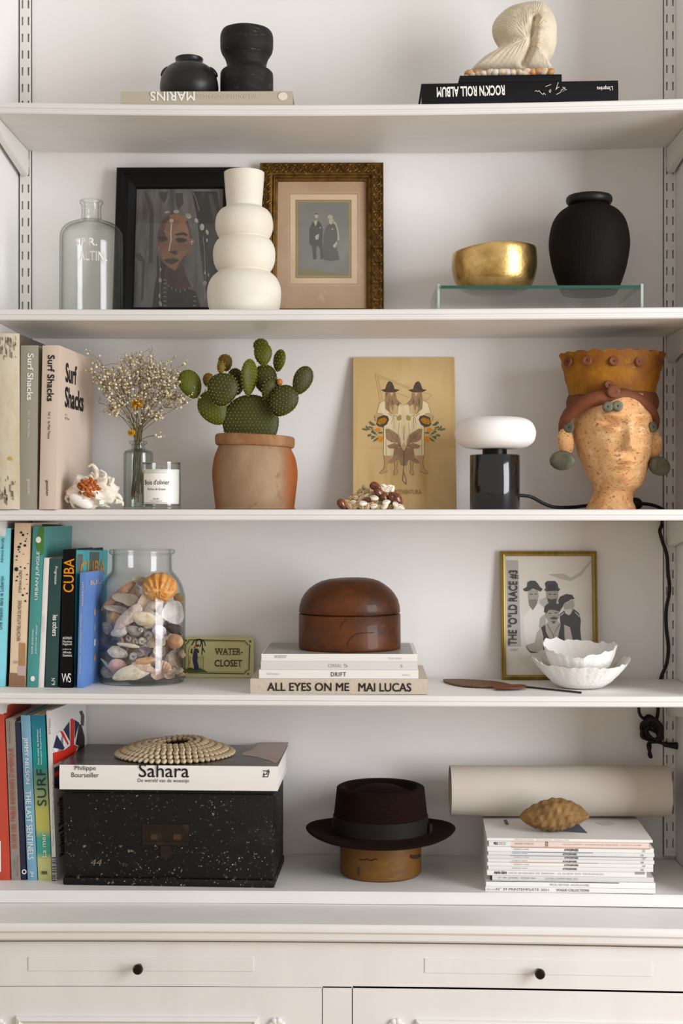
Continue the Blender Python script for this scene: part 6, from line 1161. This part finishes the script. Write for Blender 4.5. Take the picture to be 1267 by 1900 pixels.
# felt hat on its wooden block
Y = .122; cx = 706; xc = X(cx, Y); z0 = zt(4, xc) + .0004; zbr = .9135
BLW = mat('pale_block_wood', (106, 74, 37), .5, spec=.3, layers=[('noise', 8, (1, 1, 2), (87, 59, 27), .42, .68), ('noise', 70, (.4, .4, 2), (119, 86, 47), .55, .75)])
root = thing('hat_stand_block', 'round pale wooden block carrying the dark felt hat', 'hat block', (xc, Y, z0)); rb = 75.5 * sc(Y)
part(root, 'block', mv(lathe([(0, z0), (rb - .003, z0), (rb, z0 + .003), (rb, zbr - .002), (rb - .002, zbr - .0005), (0, zbr - .0005)], 64), (xc, Y, 0)), BLW)
def onb(px, py): q = (px - cx) * sc(Y) / rb; return W(px, py, Y - rb * math.sqrt(max(.05, 1 - q * q)) - .0001)
STN = mat('dark_stain', '2e1d10', .7)
for pts, r_ in (([(667, 1594), (674, 1596), (681, 1594), (688, 1597), (696, 1594), (700, 1595)], .0009), ([(759, 1588), (766, 1590), (773, 1589), (778, 1587)], .0036), ([(665, 1608), (666, 1616), (666, 1624)], .0018)): part(root, 'stain_mark', tube(cat([onb(*p) for p in pts], 4), [r_ * .5, *[r_] * (4 * (len(pts) - 1) - 1), r_ * .4], 6), STN)
FELT = mat('dark_brown_felt', '170c09', 1, spec=.1, layers=[('noise', 300, S1, '1f110d', .4, .7)], bump=('noise', 500, S1, .2)); n = 96
root = thing('felt_hat', 'dark brown felt hat with ribbon band on the wooden block', 'hat', (xc, Y, zbr))
cr0, cr1, ch = .0815, .0735, .0755
rings = []  # (rx, ry, z, fold)
def ringp(rx, ry, z, fn=None): rings.append([Vector((xc + rx * math.cos(a), Y + ry * math.sin(a), z + (fn(a) if fn else 0))) for a in [2 * math.pi * j / n for j in range(n)]])
side = lambda k: (lambda a: k * abs(math.cos(a)) ** 3 - k * .35 * max(0, -math.sin(a)) ** 2)
ringp(.03, .03, zbr); ringp(.079, .076, zbr)
for t in (0, .35, .7, 1): ringp(.082 + .0425 * t, .079 + .037 * t, zbr, side(.007 * t * t))
ringp(.1262, .1175, zbr + .0016, side(.0075)); ringp(.1245, .116, zbr + .0034, side(.0072))
for t in (.7, .35, .08): ringp(.082 + .0425 * t, .079 + .037 * t, zbr + .003, side(.007 * t * t))
for t in (0, .05, .3, .6, .85, .95): ringp(cr0 + (cr1 - cr0) * t, (cr0 + (cr1 - cr0) * t) * .96, zbr + .005 + ch * t)
ringp(cr1 - .001, (cr1 - .001) * .96, zbr + ch + .0025); ringp(cr1 - .005, (cr1 - .005) * .96, zbr + ch + .0042); ringp(cr1 - .011, (cr1 - .011) * .96, zbr + ch + .002)
ringp(cr1 - .016, (cr1 - .016) * .96, zbr + ch - .006); ringp(cr1 - .021, (cr1 - .021) * .96, zbr + ch - .009); ringp(cr1 - .030, (cr1 - .030) * .9, zbr + ch - .004); ringp(.028, .026, zbr + ch + .003); ringp(.012, .011, zbr + ch + .0055)
v = [p for q in rings for p in q]; f = [(i * n + j, i * n + (j + 1) % n, (i + 1) * n + (j + 1) % n, (i + 1) * n + j) for i in range(len(rings) - 1) for j in range(n)] + [tuple(range(n)), tuple(range(len(v) - 1, len(v) - n - 1, -1))]
part(root, 'felt_body', (v, f), FELT, smooth=80)
RIB = mat('ribbon', '120b0b', .7, spec=.25, bump=('noise', 900, (.02, .02, 1), .2)); rows = []
for z_, e_ in ((.0052, .0002), (.0056, .0013), (.030, .0013), (.0305, .0001)):
    t = (z_ - .005) / ch; rr = cr0 + (cr1 - cr0) * t + e_; rows.append([Vector((xc + rr * math.cos(2 * math.pi * j / n), Y + rr * .96 * math.sin(2 * math.pi * j / n), zbr + z_)) for j in range(n)])
v = [p for q in rows for p in q]; part(root, 'ribbon_band', (v, [(i * n + j, i * n + (j + 1) % n, (i + 1) * n + (j + 1) % n, (i + 1) * n + j) for i in range(3) for j in range(n)]), RIB, smooth=60)
bp = W(795, 1540, Y - .02); part(root, 'ribbon_bow', merge(xf(ell((0, 0, 0), (.0035, .010, .012), 14, 10), TRS(bp, (0, 10, 10))), xf(ell((0, 0, 0), (.0045, .003, .012), 10, 8), TRS(bp + Vector((.002, -.002, 0)), (0, 8, 0)))), RIB, smooth=70)
# magazines, paper roll and shell
base = zt(4, X(1055, .01)) + .0004; rot = 2.6; Ym = .014
mg = [(900.5, 1213, 9, 'e2e0de', 'white fashion magazine with grey capitals at the very bottom of the stack'), (901.5, 1213, 11, 'e6e4e2', 'plain white magazine second from the bottom of the stack'), (909, 1210, 9, 'd2cfcd', 'light grey magazine lying over a painted gap shadow in the stack'), (903.5, 1197, 11, 'e4e2e0', 'shorter white magazine with bold black name in the stack'),
      (906, 1209, 7.2, 'dedbd8', 'thin white magazine, lowest of the six matching ones'), (904, 1209, 7, 'e2dfdc', 'thin white magazine, second lowest of the six matching ones'), (905.5, 1211, 6.6, 'dcdad8', 'thin white magazine, third lowest of the six matching ones'), (904, 1209, 6.6, 'd6d3d2', 'thin white magazine, third from top of the six matching ones'), (906, 1211, 6.8, 'dad8d6', 'thin white magazine, second from top of the six matching ones'), (904, 1210, 8.8, 'e4e2e0', 'thin white magazine, topmost of the six matching ones'),
      (907, 1201, 11, 'e2cfc6', 'decoration magazine with pink tinted spine near the top of the stack'), (903.5, 1208, 5, 'e6e3df', 'cream covered magazine on top of the stack')]
z_ = base; six = ('ATMOSPHERE', 'ATMOSPHERE', 'ATMOSPHERE', 'ATMOSPHERE', 'ATMOSPHERE', 'ATMOSPHERE'); GT = ink('6b6764'); tops = []
for k, (xa_, xb_, th, h, lab) in enumerate(mg):
    t_ = th * sc(Ym); yy = Ym + (.003 if k in (2, 3, 10) else 0); p0 = W(xa_, 1600, yy)
    b, s, tp = lying('magazine', lab, xa_, xb_, 0, th - .4, yy, .205, cover('mag_' + h, h, .35), z_, WPAGES, hard=False, rot=rot, cat_='magazine', group='magazines in the stack')
    def mt(st, x0, x1, k0=.2, k1=.8, m=GT, bo=0):  # lettering between fractions of the spine height
        u0_, u1_ = s.uv(x0, 1600)[0], s.uv(x1, 1600)[0]; v_, f_ = glyphs(st, bo, 1.0, 0); B0 = (th - .4) * sc(Ym)
        part(b, 'spine_lettering', ([s.pt((u0_ + u1_) / 2 + x * (u1_ - u0_), B0 * (k0 + (k1 - k0) * (y + .5)), .0008 + l) for x, y, l in v_], f_), m, smooth=0, normals=False)
    def strip(x0, x1, m, k0, k1):
        u0_, u1_ = s.uv(x0, 1600)[0], s.uv(x1, 1600)[0]; B0 = (th - .4) * sc(Ym); part(b, 'print_or_gap_shade_band', ([s.pt(u, B0 * q, .0006) for u, q in ((u0_, k0), (u1_, k0), (u1_, k1), (u0_, k1))], [(0, 1, 2, 3)]), m, smooth=0, normals=False)
    if k == 0: mt('N° 39 PRINTEMPS/ETE 2021', 921, 1018, .25, .8, GT); mt('VOGUE COLLECTIONS', 1032, 1093, .25, .8, GT, .006); mt('Hors serie', 903, 920, .3, .7, ink('a09c98'))
    if k == 1: mt('SPECIAL 100% MODE - NOUVELLES ROBES', 1020, 1093, .3, .65, ink('8d8986')); strip(902, 1148, ink('1d1a1b'), .88, 1.0)  # black strip along the top edge paints the shade of the gap above
    if k == 2: mt('N° 198 - JANVIER - FEVRIER 2021', 925, 993, .25, .75, ink('99948f')); mt('DOUBLE FEVRIER MARS 2021', 1012, 1072, .25, .75, ink('a7a29d')); strip(909, 913, BLACK, 0, 1)
    if k == 3: mt('marie claire', 917, 940, .25, .85, BLACK, .02); mt('NOS 50 ENVIES DE SAISON - LE GUIDE DES TENDANCES', 945, 1120, .3, .6, ink('a7a29d')); strip(1178, 1196, ink('9a9693'), .5, .95)
    if 4 <= k <= 9:
        mt('DECEMBRE 2019 - JANVIER', 950 + (k % 2) * 3, 978 + (k % 2) * 3, .3, .7, ink('8a8683')); mt(six[k - 4], 1044 + (k % 2) * 3, 1070 + (k % 2) * 3, .25, .8, BLACK, .02); mt('%d' % (34 - k), 1188 + (k % 2) * 3, 1194 + (k % 2) * 3, .25, .8, GT)
        if k == 9: strip(948, 1206, mat('orange_band', 'b8703f', .4), .88, 1.0)
        if k == 6: strip(946, 1110, mat('amber_band', 'c2844e', .4), 0, .14)
        if k == 8: strip(950, 1100, ink('3d4a80'), .88, 1.0)
        if k == 7: strip(946, 1200, ink('77757c'), .88, 1.0)
    if k == 10: mt('MILK', 916, 924, .25, .75, BLACK, .03); mt('DECO', 925, 938, .25, .75, GT, 0); mt('E2', 1012, 1017, .1, .9, GT, .03); mt('CE QUI COMPTE - LES MAISONS DE CREATEURS - UN ETE A LA MER', 1045, 1190, .3, .6, ink('b79f95')); strip(907, 947, ink('dedcda'), .0, 1.0); mt('SEPTEMBRE OCTOBRE 2020', 955, 990, .35, .65, ink('a08f86'))
    if k == 11: mt('SPECIAL JOURNAL - ART & DESIGN - MODE & LUXE', 955, 1056, .15, .85, ink('b3aea8'))
    z_ += t_; tops.append((b, tp))
b, tp = tops[-1]; ztp = z_ - .3 * sc(Ym)
flat(b, 'cover_photo', tp, [(990, 1528), (1040, 1519), (1062, 1518), (1090, 1546), (1010, 1541)], mat('night_photo', '2f3a5a', .3), .0004); flat(b, 'cover_mark', tp, [(934, 1522), (940, 1521), (944, 1530), (938, 1531)], ink('6b6967'), .0004)
flat(b, 'cover_mark', tp, [(1104, 1526), (1130, 1524), (1142, 1529), (1120, 1532)], ink('c9c6c2'), .0004)
PAP = mat('cartridge_paper', (198, 189, 179), .8, layers=[('noise', 4, S1, (192, 182, 171), .4, .7)]); Yr = .168; rr = 47.5 * sc(Yr); xa_, xb_ = X(835, Yr), X(1238, Yr)
n = 64; spir = []
for i in range(110):
    a = 2 * math.pi * i / 64 - 1.2; q = rr - .0016 * i / 64; spir.append((q * math.cos(a), q * math.sin(a)))
pr = [(Yr + y, ztp + rr + .0008 + z) for y, z in spir] + [(Yr + y * (1 - .0009 / rr), ztp + rr + .0008 + z * (1 - .0009 / rr)) for y, z in spir[::-1]]
solo('paper_roll', board(pr, xa_, xb_, 4), PAP, 'large loose roll of off-white paper lying on the magazines', 'paper roll', smooth=40)
c = cp(810, 1290, 2.772); Yh = .062; pl = FR(Yh)
cc_ = pl.at(*c([(605, 620)])[0]); hwx, hh = 180 / 2.772 * sc(Yh), 80 / 2.772 * sc(Yh)
v, f = [], []; NA, NT = 60, 72                                   # pointed spindle: rings along x, ridged and lumpy
for i in range(NA + 1):
    t = -1 + 2 * i / NA; rad = max(0, 1 - abs(t) ** 1.75) ** .72
    for j in range(NT):
        a = 2 * math.pi * j / NT; k = 1 + .035 * math.sin(9 * a + 2.2 * t) + .03 * math.sin(23 * t + 3 * math.sin(a)) + .025 * math.sin(5 * a + 11 * t) * math.cos(17 * t) + .02 * math.sin(31 * t + 7 * a)
        if a > math.pi: k += .05 * abs(math.sin(26 * t)) * max(0, -math.sin(a))
        v.append(Vector((cc_.x + hwx * t, cc_.y + .027 * rad * k * math.cos(a), cc_.z + hh * rad * k * math.sin(a) + .004 * rad * t - .004 * (1 - rad))))
for i in range(NA):
    for j in range(NT): q = (j + 1) % NT; f.append((i * NT + j, (i + 1) * NT + j, (i + 1) * NT + q, i * NT + q))
zlo = min(p.z for p in v); v = [p + Vector((0, 0, ztp + .0006 - zlo)) for p in v]
solo('sea_shell', (v, f), mat('encrusted_brown_shell', (133, 103, 69), .85, layers=[('noise', 40, S1, (110, 85, 54), .42, .64), ('noise', 120, S1, (72, 53, 34), .62, .72), ('noise', 30, S1, (171, 138, 97), .6, .74)], bump=('noise', 120, S1, .9)), 'encrusted brown pointed seashell lying on the top magazine', 'shell', smooth=80)
